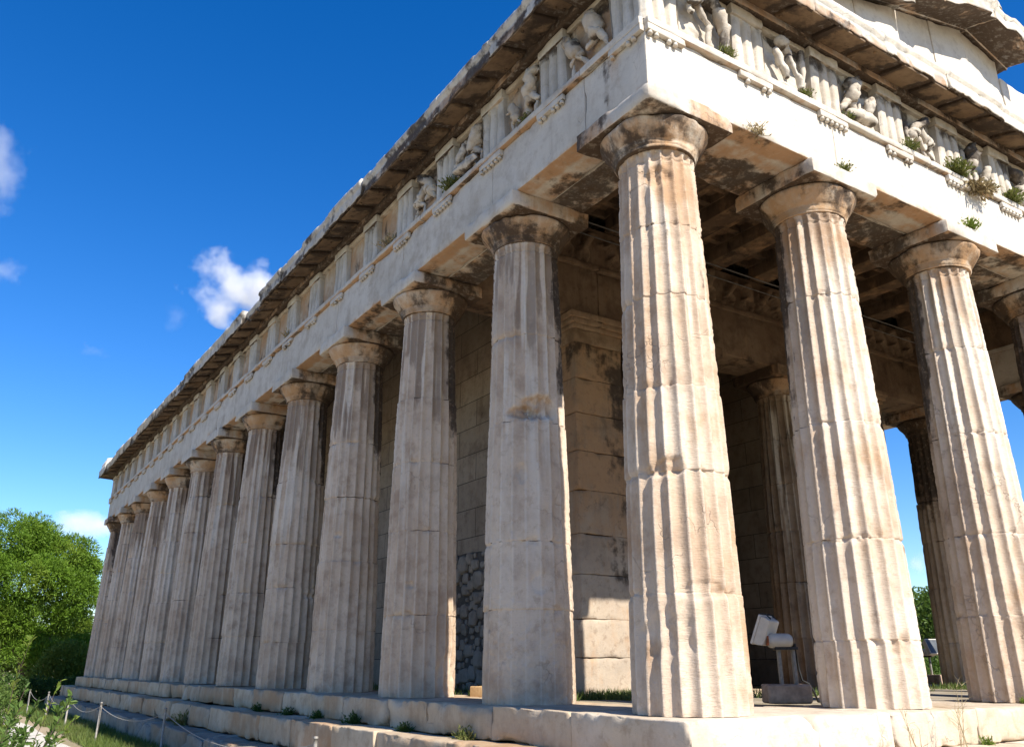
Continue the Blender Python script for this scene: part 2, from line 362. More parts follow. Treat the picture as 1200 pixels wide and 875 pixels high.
def drum_heights(seed):
    r = np.random.default_rng(seed); n = 6
    h = np.cumsum(r.uniform(.75, 1.1, n)); return list(h[h < 4.75])
def shaft(seed, inner, near=True, wear=0.0, wear_lo=0.0, dents=(), rust=0.0, crust=1.0, wash=0.0, drums=None, lean=(0, 0), R0=.509, R1=.395, top=5.22, plain=False, low_stain=0):
    r_ = np.random.default_rng(seed)
    nf, per = 20, (12 if near else 6); n = nf * per
    dz = drums if drums is not None else drum_heights(seed)
    zs = list(np.linspace(0, 5.06, 290 if near else 44)) + [5.075, 5.085, 5.10, 5.115, 5.125, 5.15, 5.17, 5.185, 5.2, 5.21, top]
    for d in dz: zs += [d - .03, d - .010, d - .004, d + .004, d + .010, d + .03]
    zs = np.unique(np.round(zs, 4)); m = len(zs)
    th = np.linspace(0, 2 * np.pi, n, endpoint=False); TH, Z = np.meshgrid(th, zs); TH = TH.ravel(); Z = Z.ravel()
    P0 = np.stack([np.cos(TH) * .5, np.sin(TH) * .5, Z], 1) + seed * 3.7
    base = R0 + (R1 - R0) * (Z / 5.2) + .012 * np.sin(np.pi * np.clip(Z / 5.2, 0, 1))
    # drum index: each drum is a little out of line with the next
    di = np.searchsorted(np.array(dz), Z); jt = r_.uniform(-.02, .02, len(dz) + 1)[di]; jr = r_.uniform(-.012, .006, len(dz) + 1)[di]
    ph = ((TH + jt) / (2 * np.pi) * nf) % 1.0; tt = 2 * ph - 1
    dep = .051 * base / .5
    fade = 1 - wear * sstep(-.2, .35, fbm(P0, 1.1, 3, seed + 40) + .15)
    if wear_lo: fade = fade * (1 - wear_lo * sstep(2.3, .3, Z))
    fade = fade * (1 - sstep(5.165, 5.205, Z + .028 * tt ** 2))
    rad = base + jr - (0 if plain else 1) * dep * fade * (1 - tt ** 2)
    # broken arrises
    ar = fbm(np.stack([P0[:, 0], P0[:, 1], P0[:, 2] * .9], 1), 6.5, 3, seed + 3); ar2 = fbm(P0, 19, 2, seed + 8)
    cut = sstep(.16, .30, ar) * .004 * np.clip(ar * 2.5, 0, 1.4) + sstep(.10, .30, ar2) * .0045 + sstep(.05, .3, fbm(P0, 34, 2, seed + 81)) * .006 + .0015
    rad = np.minimum(rad, base + jr - cut)
    rad += .0014 * fbm(P0, 5, 3, seed + 5) + .0014 * fbm(P0 * np.array([1, 1, 2.2]), 22, 2, seed + 6)
    for d in dz:
        dist = np.abs(Z - d); e = .5 + .5 * np.clip(fbm(P0, 3.2, 3, seed + 15) * 2, -1, 1)
        rad -= .012 * np.exp(-(dist / .005) ** 2) * (.15 + e * .8) + .020 * sstep(.16, .3, fbm(P0, 5.5, 3, seed + 16)) * np.exp(-(dist / .035) ** 2)
    rad -= .02 * np.exp(-((Z - 5.10) / .009) ** 2) * (top < 5.3)
    # the foot is worn
    rad -= .02 * np.exp(-Z / .05) * np.clip(fbm(P0, 4, 3, seed + 12) + .25, 0, 1)
    brk = np.zeros_like(Z)
    for (a, z0, rr, dd, ez) in dents:
        da = np.abs((TH - math.radians(a) + np.pi) % (2 * np.pi) - np.pi) * base; q = np.sqrt((da / rr) ** 2 + ((Z - z0) / (rr * ez)) ** 2) + .35 * fbm(P0, 7, 3, seed + 21)
        brk = np.maximum(brk, sstep(1.05, .7, q) * min(1, dd / .05))
        rad -= dd * sstep(1.0, .55, q) * (1 + .5 * fbm(P0, 13, 2, seed + 22))
    jline = np.zeros_like(Z)
    for d in dz: jline = np.maximum(jline, np.exp(-((Z - d) / .007) ** 2))
    V = np.stack([rad * np.cos(TH) + lean[0] * Z / 5.2, rad * np.sin(TH) + lean[1] * Z / 5.2, Z], 1)
    i = np.arange(m - 1)[:, None] * n + np.arange(n)[None, :]; j = np.arange(m - 1)[:, None] * n + (np.arange(n)[None, :] + 1) % n
    F = [np.stack([i.ravel(), j.ravel(), (j + n).ravel(), (i + n).ravel()], 1), ((m - 1) * n + np.arange(n))[None, :]]
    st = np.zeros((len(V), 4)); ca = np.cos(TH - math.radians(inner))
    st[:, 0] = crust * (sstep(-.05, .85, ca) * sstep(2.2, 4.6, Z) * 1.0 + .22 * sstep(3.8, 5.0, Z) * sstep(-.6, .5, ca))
    st[:, 1] = rust * (1 + .6 * fbm(P0, 1.2, 2, seed + 31)) + .25 * sstep(4.1, 5.1, Z)
    st[:, 2] = np.clip(wash * (.5 + fbm(P0, .8, 2, seed + 33)), 0, 1)
    stk = fbm(np.stack([np.cos(TH) * 1.6, np.sin(TH) * 1.6, Z * .22], 1) + seed * 2.3, 3.0, 3, seed + 50)
    fl = (np.floor((TH + jt) / (2 * np.pi) * nf).astype(int)) % nf
    ft = r_.uniform(-1, 1, nf)[fl]; fz = r_.uniform(3.7, 5.1, nf)[fl]; dt = r_.uniform(-1, 1, len(dz) + 1)[di]
    white = sstep(.02, .3, stk + .12 * ft) * sstep(1.5, 3.6, Z + .8 * stk) * sstep(.5, -.3, ca)
    st[:, 2] += .5 * white + .25 * brk + np.clip(.10 * ft + .08 * dt, 0, 1) + .22 * (np.abs(tt) > .9)
    st[:, 3] = np.clip(crust * (sstep(fz - .5, fz + .25, Z) * (.75 + .25 * ft) + .35 * sstep(2.4, 4.5, Z) * sstep(-.2, .6, ca)) - .8 * white - brk + np.clip(-.14 * ft, 0, 1), 0, 1)
    st[:, 0] += .16 * ((np.abs(tt) > .72) & (np.abs(tt) < .95)) * sstep(.0, .3, fbm(P0, 6, 2, seed + 55))
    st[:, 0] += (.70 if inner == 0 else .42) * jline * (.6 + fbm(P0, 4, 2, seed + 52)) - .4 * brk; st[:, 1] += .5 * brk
    return MB().add(V, F, np.clip(st, 0, 1.5))
def echinus(seed, near, inner):
    pr = [(.30, 5.20), (.400, 5.205), (.418, 5.225), (.408, 5.232), (.408, 5.238), (.428, 5.248), (.418, 5.256), (.440, 5.27), (.433, 5.28), (.455, 5.30),
          (.485, 5.345), (.515, 5.39), (.540, 5.43), (.556, 5.46), (.560, 5.48), (.553, 5.497), (.535, 5.507), (.50, 5.510), (.3, 5.511)]
    V, F = lathe(pr, 96 if near else 40); P = V + seed * 2.9
    L = np.hypot(V[:, 0], V[:, 1]); cut = np.clip(fbm(P, 3.0, 3, seed) - .12, 0, 1) * .10 + .004 * fbm(P, 9, 3, seed + 2)
    k = np.where(L > .42, np.maximum(L - cut, .40) / L, 1 + .5 * 0); V = V * np.stack([k, k, np.ones_like(k)], 1)
    a = np.arctan2(V[:, 1], V[:, 0]); st = np.zeros((len(V), 4))
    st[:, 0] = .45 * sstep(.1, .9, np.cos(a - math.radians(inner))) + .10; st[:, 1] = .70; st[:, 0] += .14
    st[:, 2] = .4 * sstep(.0, .35, fbm(P * np.array([1, 1, .4]), 2.4, 3, seed + 5))
    return MB().add(V, F, st)
def abacus(seed, near, inner=90):
    h = .575; V, F = rbox((-h, -h, 5.512), (h, h, 5.711),   .06 if near else .25, .008, .05 if near else 0, .003, seed, off=(seed * 1.7, 0, seed))
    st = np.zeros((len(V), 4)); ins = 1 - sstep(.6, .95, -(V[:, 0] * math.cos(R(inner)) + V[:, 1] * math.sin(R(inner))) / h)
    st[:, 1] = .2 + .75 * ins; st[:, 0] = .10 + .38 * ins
    return MB().add(V, F, st)

specials = {  # worn, broken or stained shafts near the viewer
    (0, 0): dict(rust=.5, crust=.35, wash=.25, drums=[.93, 1.95, 2.72, 3.62, 4.37], lean=(.03, .02), wear=.08, dents=[(205, .62, .32, .02, .8), (215, 1.98, .2, .03, .5), (228, 4.9, .16, .035, .8), (250, .95, .3, .02, .3)]),
    (0, 1): dict(wear=.55, wear_lo=1.0, crust=.9, wash=.15, drums=[.92, 1.62, 2.95, 4.0], dents=[(258, 3.13, .30, .075, .55), (228, 3.05, .26, .05, .35), (250, 1.2, .14, .015, 1), (228, 2.35, .07, .02, 2)]),
    (0, 2): dict(wear=.35, crust=1.1, drums=[.98, 2.05, 2.98, 3.9], dents=[(225, 1.35, .07, .03, .6), (222, 1.0, .06, .03, .6), (300, .25, .3, .03, 1)]),
    (0, 3): dict(wear=.3, crust=1.0, drums=[.88, 1.9, 2.9, 3.8], dents=[(222, 2.3, .09, .03, .5)]),
    (0, 4): dict(wear=.25, crust=.9, drums=[.75, 1.68, 2.45, 3.6], dents=[(300, 1.55, .25, .035, .25)]),
    (1, 0): dict(rust=.4, crust=1.2, wash=.5, drums=[.6, 1.55, 2.75, 4.2], wear=.12, dents=[(262, .5, .22, .02, .8)]),
    (2, 0): dict(rust=.32, crust=1.35, wash=.35, drums=[.9, 1.8, 3.0, 4.1], wear=.1),
}
def add_column(i, j):
    x, y = FXS[i], FYS[j]
    inner = {(True, True): 45}.get((i == 0, j == 0), 0 if i == 0 else 180 if i == 5 else 90 if j == 0 else 270)
    if i == 0 and j == 12: inner = 300
    if i == 5: inner = 180
    near = (i == 0 and j < 7) or (j == 0 and i < 4)
    seed = i * 31 + j * 7 + 3
    kw = dict(wear=.12, crust=.9); kw.update(specials.get((i, j), {}))
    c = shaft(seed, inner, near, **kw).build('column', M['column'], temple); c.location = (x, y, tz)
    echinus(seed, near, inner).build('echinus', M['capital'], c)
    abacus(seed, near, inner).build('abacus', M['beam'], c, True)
    if (i, j) == (0, 0): c['label'] = 'thick sunlit corner column with orange streaked flutes'
    if (i, j) == (0, 1): c['label'] = 'worn flank column with flutes nearly gone low down and a broken ledge halfway up'
for j in range(13):
    for i in range(6):
        if i in (0, 5) or j in (0, 12): add_column(i, j)

# crepidoma -----------------------------------------------------------
def ring_step(name, mat, out, inn, z0, z1, blk, chip, r, amp, seed):
    """four sides of blocks, each side butted against the next"""
    for side, L in (('front', LX), ('left', LY), ('right', LX * 0 + LY), ('back', LX)):
        mb = MB(); rr = np.random.default_rng(seed + len(side))
        full = side in ('front', 'back')
        a, b = (-out, L + out) if full else (inn + .004, L - inn - .004)
        n = max(2, int(round((b - a) / blk))); ed = np.linspace(a, b, n + 1); ed[1:-1] += rr.uniform(-.12, .12, n - 1) * blk
        for k in range(n):
            ns = (side in ('front', 'left')) and (k < 8 or side == 'front')
            dz = rr.uniform(-.012, .004); do = rr.uniform(-.025, .01)
            V, F = rbox((ed[k] + .003, -inn, z0 + .002), (ed[k + 1] - .003, out + do, z1 + dz),   .05 if ns else .3, r, chip * rr.uniform(.5, 1.6), amp, seed + k, 2.5, off=(0, seed, 0))
            st = np.zeros((len(V), 4)); P = V + seed
            st[:, 1] = rr.choice([.1, .25, .5, .8]) * (side != 'front') + .05; st[:, 0] = .25 * sstep(z0 + .12, z0, V[:, 2]) * (1 + fbm(P, 2, 3, seed))
            st[:, 2] = (.55 if side == 'front' else .1) * np.clip(.6 + fbm(P, 1.2, 2, seed + 4), 0, 1)
            sadd(mb, side, (V, F), st)
        pb(mb, name, mat)
ring_step('stylobate', M['step'], .66, .80, -.31, 0.0, 1.29, .09, .012, .012, 101)
ring_step('crepidoma_step', M['step'], 1.06, -.50, -.67, -.312, 1.45, .10, .016, .016, 201)
ring_step('foundation_step', M['foundation'], 1.50, -.80, -1.30, -.674, 1.3, .20, .03, .045, 301)
def floormat():
    t = NT('dirt_floor'); n1 = t.noise(1.2, 5, .6); n3 = t.noise(30, 4, .6)
    return t.done(t.mix(.4, t.mix(t.ramp(n1, .4, .6), (.40, .34, .26), (.28, .235, .16)), t.mix(n3, (.4, .4, .4), (1, 1, 1)), 'MULTIPLY'), .95, t.bump(n3, .5, .03))
sheet('dirt_floor', .7, LX - .7, .7, LY - .7, -.045, 40, 90, floormat(), .025, .9)

# architrave ----------------------------------------------------------
TRI_W = .515
def tri_centres(axes, L):
    c = [-.5 + TRI_W / 2 + .002]
    ax = axes[1:-1]
    pts = [c[0]] + list(ax) + [L + .5 - TRI_W / 2 - .002]
    out = []
    for a, b in zip(pts[:-1], pts[1:]): out += [a, (a + b) / 2]
    return out + [pts[-1]]
TRI = {'front': tri_centres(FXS, LX), 'left': tri_centres(FYS, LY)}
TRI['right'] = TRI['left']; TRI['back'] = TRI['front']
SIDES = [('front', LX, FXS), ('left', LY, FYS), ('right', LY, FYS), ('back', LX, FXS)]
for side, L, ax in SIDES:
    full = side in ('front', 'back'); near = side in ('front', 'left')
    a, b = (-.5, L + .5) if full else (.503, L - .503)
    ed = [a] + [q for q in ax[1:-1]] + [b]
    mb = MB()
    for k in range(len(ed) - 1):
        fine = near and k < 6
        for (o0, o1) in (((-.5, .5),) if full and k in (0, len(ed) - 2) else ((-.5, -.004), (.004, .5))):       # two beams side by side, their joint shows below
            V, F = rbox((ed[k] + .003, o0, 5.714), (ed[k + 1] - .003, o1, 6.452), .085 if fine else .4, .012, .05 if fine else 0, .004, 400 + k + len(side), 3, off=(len(side) * 5, 0, 0))
            st = np.zeros((len(V), 4)); st[:, 1] = .75 * sstep(5.80, 5.71, V[:, 2] + .05 * fbm(V, 2, 2, 3)) * (V[:, 1] > .3) + .3 * (V[:, 1] < .2)
            st[:, 2] = .45 * (V[:, 1] > .3) * sstep(5.74, 5.8, V[:, 2]) * (side == 'front'); st[:, 0] = .25 * (V[:, 1] < 0)
            sadd(mb, side, (V, F), st)
    ar = pb(mb, 'architrave', M['beam'])
    # taenia and regulae with their drops
    mb = MB(); e2 = [a] + [(p + q) / 2 for p, q in zip(TRI[side][:-1], TRI[side][1:])][1::2] + [b]
    if not full: e2[0] = .503; e2[-1] = L - .503
    if not full: a, b = .503, L - .503
    for k in range(len(e2) - 1):
        V, F = rbox((e2[k] + .002, -.5, 6.455), (e2[k + 1] - .002, .56, 6.546), .08 if near and k < 6 else .4, .008, .035 if near and k < 6 else 0, .003, 500 + k, off=(len(side), 0, 0))
        st = np.zeros((len(V), 4)); st[:, 1] = (.8 if side == 'left' else .25) * sstep(6.54, 6.46, V[:, 2])
        sadd(mb, side, (V, F), st)
    if not full:                                          # the corner piece of the band, lapped onto the front block
        for e in (( -.494, .500), (L - .500, L + .494)):
            V, F = rbox((e[0], .503, 6.455), (e[1], .56, 6.546), .1, .008, .02, .002, 77); sadd(mb, side, (V, F))
    pb(mb, 'taenia', M['beam'], ar)
    for tc in TRI[side]:
        mb = MB()
        gone = random.random() < .06
        V, F = rbox((tc - .258, .503, 6.372), (tc + .258, .557, 6.453), .07, .006, .03, .002, int(tc * 100)); sadd(mb, side, (V, F))
        for q in range(6):
            if random.random() < .15: continue
            u = tc - .258 + (q + .5) * .516 / 6
            V, F = lathe([(.023, 0), (.027, -.02), (.029, -.042), (.014, -.045)][::-1], 8); V = V + np.array([u, .530, 6.374]); sadd(mb, side, (V, F))
        pb(mb, 'regula', M['beam'], ar)
    # frieze
    mb = MB(); fa, fb_ = (-.5, L + .5) if full else (.503, L - .503)
    fa, fb_ = (-.358, L + .358) if full else (.503, L - .503)
    V, F = rbox((fa, -.5, 6.549), (fb_, .36, 7.40), .5, .01, 0, 0, 1); sadd(mb, side, (V, F))
    if not full:
        pass
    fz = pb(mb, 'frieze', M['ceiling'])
    for k, tc in enumerate(TRI[side]):
        mb = MB(); fine = near and k < 12
        x0, x1 = tc - TRI_W / 2, tc + TRI_W / 2; g = TRI_W / 6
        # glyph profile across the width: half groove, two full grooves, half groove
        us = []; os_ = []
        dpt = .062
        for q in range(3):
            c0 = x0 + q * 2 * g
            us += [c0 + .004, c0 + g * .5, c0 + g * 1.5, c0 + g * 2 - .004]; os_ += [.515 - dpt, .515, .515, .515 - dpt]
        us[0] = x0; us[-1] = x1; us = np.array(us); os_ = np.array(os_); os_[0] = .515 - dpt * .7; os_[-1] = .515 - dpt * .7
        # densify
        uu = [];oo = []
        for q in range(len(us) - 1):
            for f in np.linspace(0, 1, 4)[:-1]: uu.append(us[q] + (us[q + 1] - us[q]) * f); oo.append(os_[q] + (os_[q + 1] - os_[q]) * f)
        uu.append(us[-1]); oo.append(os_[-1]); uu = np.array(uu); oo = np.array(oo)
        zz = np.array([6.549, 6.58, 6.7, 6.85, 7.0, 7.1, 7.18, 7.21, 7.225, 7.235]) if fine else np.array([6.549, 6.9, 7.2, 7.235])
        U, Z = np.meshgrid(uu, zz, indexing='ij'); O = np.repeat(oo[:, None], len(zz), 1)
        top = sstep(7.19, 7.235, Z); O = O * (1 - top) + .505 * top
        P = np.stack([U.ravel(), O.ravel(), Z.ravel()], 1); wv, _ = T(side, P)
        P[:, 1] -= .02 * np.clip(fbm(wv, 4, 3, 31) - .05, 0, 1) * 2 + .004 * fbm(wv, 10, 2, 32)
        nz_ = len(zz); st = np.zeros((len(P), 4)); st[:, 2] = .25 * (side == 'front'); st[:, 0] = .35 * sstep(6.95, 7.2, P[:, 2])  # dark crust near the top also deepens the cornice shadow in colour
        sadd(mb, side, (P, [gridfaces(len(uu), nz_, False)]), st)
        for xx, fl in ((x0, False), (x1, True)):              # the sides of the block
            if (k == 0 and not fl) or (k == len(TRI[side]) - 1 and fl): continue
            Q = np.array([[xx, .36, 6.549], [xx, .515 - dpt * .7, 6.549], [xx, .505, 7.235], [xx, .36, 7.235]]); sadd(mb, side, (Q, [np.array([[0, 1, 2, 3]] if not fl else [[3, 2, 1, 0]])]))
        V, F = rbox((x0 - .006, .36, 7.237), (x1 + .006, .535, 7.372 - (0 if full else .004)), .12 if fine else .3, .008, .03, .003, k, off=(tc, 0, 0)); sadd(mb, side, (V, F))
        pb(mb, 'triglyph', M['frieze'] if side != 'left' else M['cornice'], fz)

def capsules_height(U, Z, caps):
    H = np.zeros_like(U)
    for (ax_, az, bx, bz, ra, rb, lift) in caps:
        ra, rb, lift = ra * .82, rb * .82, lift * 1.7
        dx, dz = bx - ax_, bz - az; L2 = dx * dx + dz * dz + 1e-9; t = np.clip(((U - ax_) * dx + (Z - az) * dz) / L2, 0, 1)
        d = np.hypot(U - ax_ - t * dx, Z - az - t * dz); r = ra + (rb - ra) * t
        h = np.sqrt(np.clip(r * r - d * d, 0, None)); h = np.where(d < r, h * 1.05 + lift * sstep(1, .82, d / r), 0)
        H = np.maximum(H, h)
    return H
def figure(cx, z0, h, face, r_, keep=.85):
    """a battered fighting figure: trunk, bent legs, arms; some limbs are lost"""
    f = face; caps = []
    hip = (cx, z0 + h * .48); sh = (cx + f * h * r_.uniform(.05, .25), z0 + h * .80)
    caps.append((hip[0], hip[1], sh[0], sh[1], h * .13, h * .17, .06)); caps.append((hip[0] - f * h * .03, hip[1] - h * .06, hip[0] + f * h * .05, hip[1] + h * .05, h * .14, h * .13, .05))
    if r_.random() < .5: caps.append((hip[0] - f * h * .12, sh[1] - h * .05, hip[0] - f * h * .16, z0 + h * .2, h * .05, h * .09, .02))
    kn = (hip[0] + f * h * r_.uniform(.12, .28), z0 + h * r_.uniform(.26, .34)); ft = (kn[0] - f * h * r_.uniform(-.05, .12), z0 + .01)
    kb = (hip[0] - f * h * r_.uniform(.08, .2), z0 + h * .25); fb = (kb[0] - f * h * r_.uniform(-.05, .2), z0 + .02)
    for k_, f_ in ((kn, ft), (kb, fb)):
        caps.append((hip[0], hip[1], k_[0], k_[1], h * .085, h * .06, .05))
        if r_.random() < keep: caps.append((k_[0], k_[1], f_[0], f_[1], h * .058, h * .036, .045))
    if r_.random() < keep:
        el = (sh[0] + f * h * r_.uniform(.12, .22), sh[1] + h * r_.uniform(-.14, .1)); caps.append((sh[0], sh[1], el[0], el[1], h * .055, h * .04, .04))
        if r_.random() < .6: caps.append((el[0], el[1], el[0] + f * h * .15, el[1] + h * r_.uniform(-.1, .12), h * .04, h * .03, .04))
    if r_.random() < .7: caps.append((sh[0], sh[1], sh[0] - f * h * .15, sh[1] - h * .18, h * .05, h * .04, .04))
    if r_.random() < .35: caps.append((sh[0] + f * .02, sh[1] + h * .10, sh[0] + f * .03, sh[1] + h * .14, h * .07, h * .065, .05))
    return caps
def limbmesh(a, b, ra, rb, oa, ob, seed):
    """a battered stone limb with rounded ends standing off the plate"""
    A = np.array([a[0], oa + ra * .3, a[1]]); B = np.array([b[0], ob + rb * .3, b[1]]); d = B - A; L = np.linalg.norm(d) + 1e-6; d /= L
    t = np.concatenate([-ra * np.cos(np.linspace(0, np.pi / 2, 5)[:-1]) / L, np.linspace(0, 1, 8), 1 + rb * np.sin(np.linspace(0, np.pi / 2, 5)[1:]) / L])
    rad = np.concatenate([ra * np.sin(np.linspace(0, np.pi / 2, 5)[:-1]), ra + (rb - ra) * np.linspace(0, 1, 8) + .10 * ra * np.sin(np.linspace(0, np.pi, 8)), rb * np.cos(np.linspace(0, np.pi / 2, 5)[1:])])
    rad = np.maximum(rad, .004); path = A + t[:, None] * (B - A) + .22 * (ra + rb) * fbm(np.stack([t * 2.2 + seed, t * 0, t * 0], 1), 1, 2, seed)[:, None] * np.array([1, .6, .5]); V, F = tube(path, rad, 16)
    ctr = np.repeat(path, 16, 0); nz = fbm(V + seed, 7, 3, seed); V = ctr + (V - ctr) * (1 + .35 * nz + .35 * fbm(V + seed, 17, 3, seed + 2) - .45 * sstep(.10, .2, fbm(V + seed, 5, 2, seed + 5)))[:, None]
    return V, [f[:, ::-1] for f in F]
for side, L, ax in SIDES:
    near = side in ('front', 'left')
    fz = [o for o in temple.children if o.name.startswith('frieze')][[s_[0] for s_ in SIDES].index(side)]
    for k in range(len(TRI[side]) - 1):
        x0, x1 = TRI[side][k] + TRI_W / 2, TRI[side][k + 1] - TRI_W / 2
        carved = (side == 'front') or (side == 'left' and k < 4) or (side == 'right' and k < 4)
        n = 40 if carved and near else 12 if near else 5
        U, Z = np.meshgrid(np.linspace(x0 + .001, x1 - .001, n), np.linspace(6.549, 7.30, n), indexing='ij')
        r_ = np.random.default_rng(k * 13 + len(side)); w_ = x1 - x0
        O = np.full_like(U, .415)
        if carved:
            caps = []
            if (side, k) == ('front', 0):
                caps = [(x0 + .30, 7.18, x0 + .12, 7.02, .075, .07, .10), (x0 + .12, 7.02, x0 + .14, 6.90, .05, .04, .09), (x0 + .25, 7.08, x0 + .42, 6.84, .045, .04, .08), (x0 + .42, 6.84, x0 + .40, 6.60, .045, .03, .07),
                        (x0 + .46, 7.22, x0 + .66, 6.92, .10, .085, .10), (x0 + .66, 6.92, x0 + .64, 6.60, .07, .05, .08), (x0 + .36, 7.22, x0 + .54, 7.2, .10, .10, .06)]
            elif (side, k) == ('front', 1):
                caps = [(x0 + .16, 7.0, x0 + .30, 6.72, .06, .05, .08), (x0 + .40, 7.02, x0 + .52, 6.66, .06, .05, .08), (x0 + .30, 6.62, x0 + .62, 6.60, .04, .035, .05), (x0 + .66, 7.2, x0 + .68, 6.62, .06, .05, .05), (x0 + .28, 7.2, x0 + .42, 7.1, .09, .07, .06)]
            else:
                h1 = r_.uniform(.66, .76)
                caps = figure(x0 + w_ * r_.uniform(.22, .36), 6.55, h1, r_.choice([-1, 1]), r_, .6) + figure(x0 + w_ * r_.uniform(.62, .78), 6.55, h1 * r_.uniform(.6, 1), r_.choice([-1, 1]), r_, .55)
                if k % 3 == 2: caps += [(x0 + .15, 6.66, x0 + .55, 6.70, .10, .085, .08), (x0 + .2, 6.62, x0 + .12, 6.57, .05, .04, .05)]
            P_ = np.stack([U.ravel(), O.ravel() + k, Z.ravel()], 1)
            O = O + .025 * fbm(P_, 5, 3, 6).reshape(U.shape) + .02 * sstep(.1, .2, fbm(P_, 3, 3, 16).reshape(U.shape))
        P = np.stack([U.ravel(), O.ravel(), Z.ravel()], 1); st = np.zeros((len(P), 4))
        st[:, 1] = .8 * (side == 'left'); st[:, 0] = .18 * (side == 'left')
        if carved: st[:, 2] = .35 * sstep(.46, .55, P[:, 1]); st[:, 0] = .45 * sstep(7.0, 7.25, P[:, 2])  # upper panel darkened, crust plus painted shadow under the cornice
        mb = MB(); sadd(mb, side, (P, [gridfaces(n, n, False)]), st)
        if carved:
            for q, (ax_, az, bx_, bz, ra, rb, lift) in enumerate(caps):
                V, F = limbmesh((ax_, az), (bx_, bz), ra * .80, rb * .80, .425 + lift * 1.1, .425 + lift * r_.uniform(.7, 1.5), k * 20 + q)
                V[:, 0] = np.clip(V[:, 0], x0 + .01, x1 - .01); V[:, 2] = np.clip(V[:, 2], 6.552, 7.36)
                sl = np.zeros((len(V), 4)); sl[:, 2] = .25 * sstep(0, .2, fbm(V, 4, 2, q + 3)); sl[:, 0] = .16 * (side == 'front') + .35 * sstep(6.85, 7.2, V[:, 2]) + .45 * fbm(V, 4, 2, q); sl[:, 1] = .3; sadd(mb, side, (V, F), np.clip(sl, 0, 1))  # limbs mottled with crust; darker upwards as painted cornice shadow
        V, F = rbox((x0 + .008, .36, 7.302), (x1 - .008, .475, 7.372), .2, .008, .02, .002, k); sadd(mb, side, (V, F))
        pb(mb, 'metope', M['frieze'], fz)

# cornice -------------------------------------------------------------
def dens(pts, step):
    out = []
    for p, q in zip(pts, pts[1:] + pts[:1]):
        n = max(1, int(np.ceil(np.hypot(q[0] - p[0], q[1] - p[1]) / step)))
        for k in range(n): out.append((p[0] + (q[0] - p[0]) * k / n, p[1] + (q[1] - p[1]) * k / n))
    return np.array(out)
def prism(prof, s0, s1, ns):
    """closed (o,z) profile swept along s"""
    k = len(prof); ss = np.linspace(s0, s1, ns)
    V = np.stack([np.repeat(ss, k), np.tile(prof[:, 0], ns), np.tile(prof[:, 1], ns)], 1)
    i = np.arange(ns - 1)[:, None] * k + np.arange(k)[None, :]; j = np.arange(ns - 1)[:, None] * k + (np.arange(k)[None, :] + 1) % k
    F = [np.stack([i.ravel(), j.ravel(), (j + k).ravel(), (i + k).ravel()], 1), np.arange(k)[None, ::-1], ((ns - 1) * k + np.arange(k))[None, :]]
    return V, F
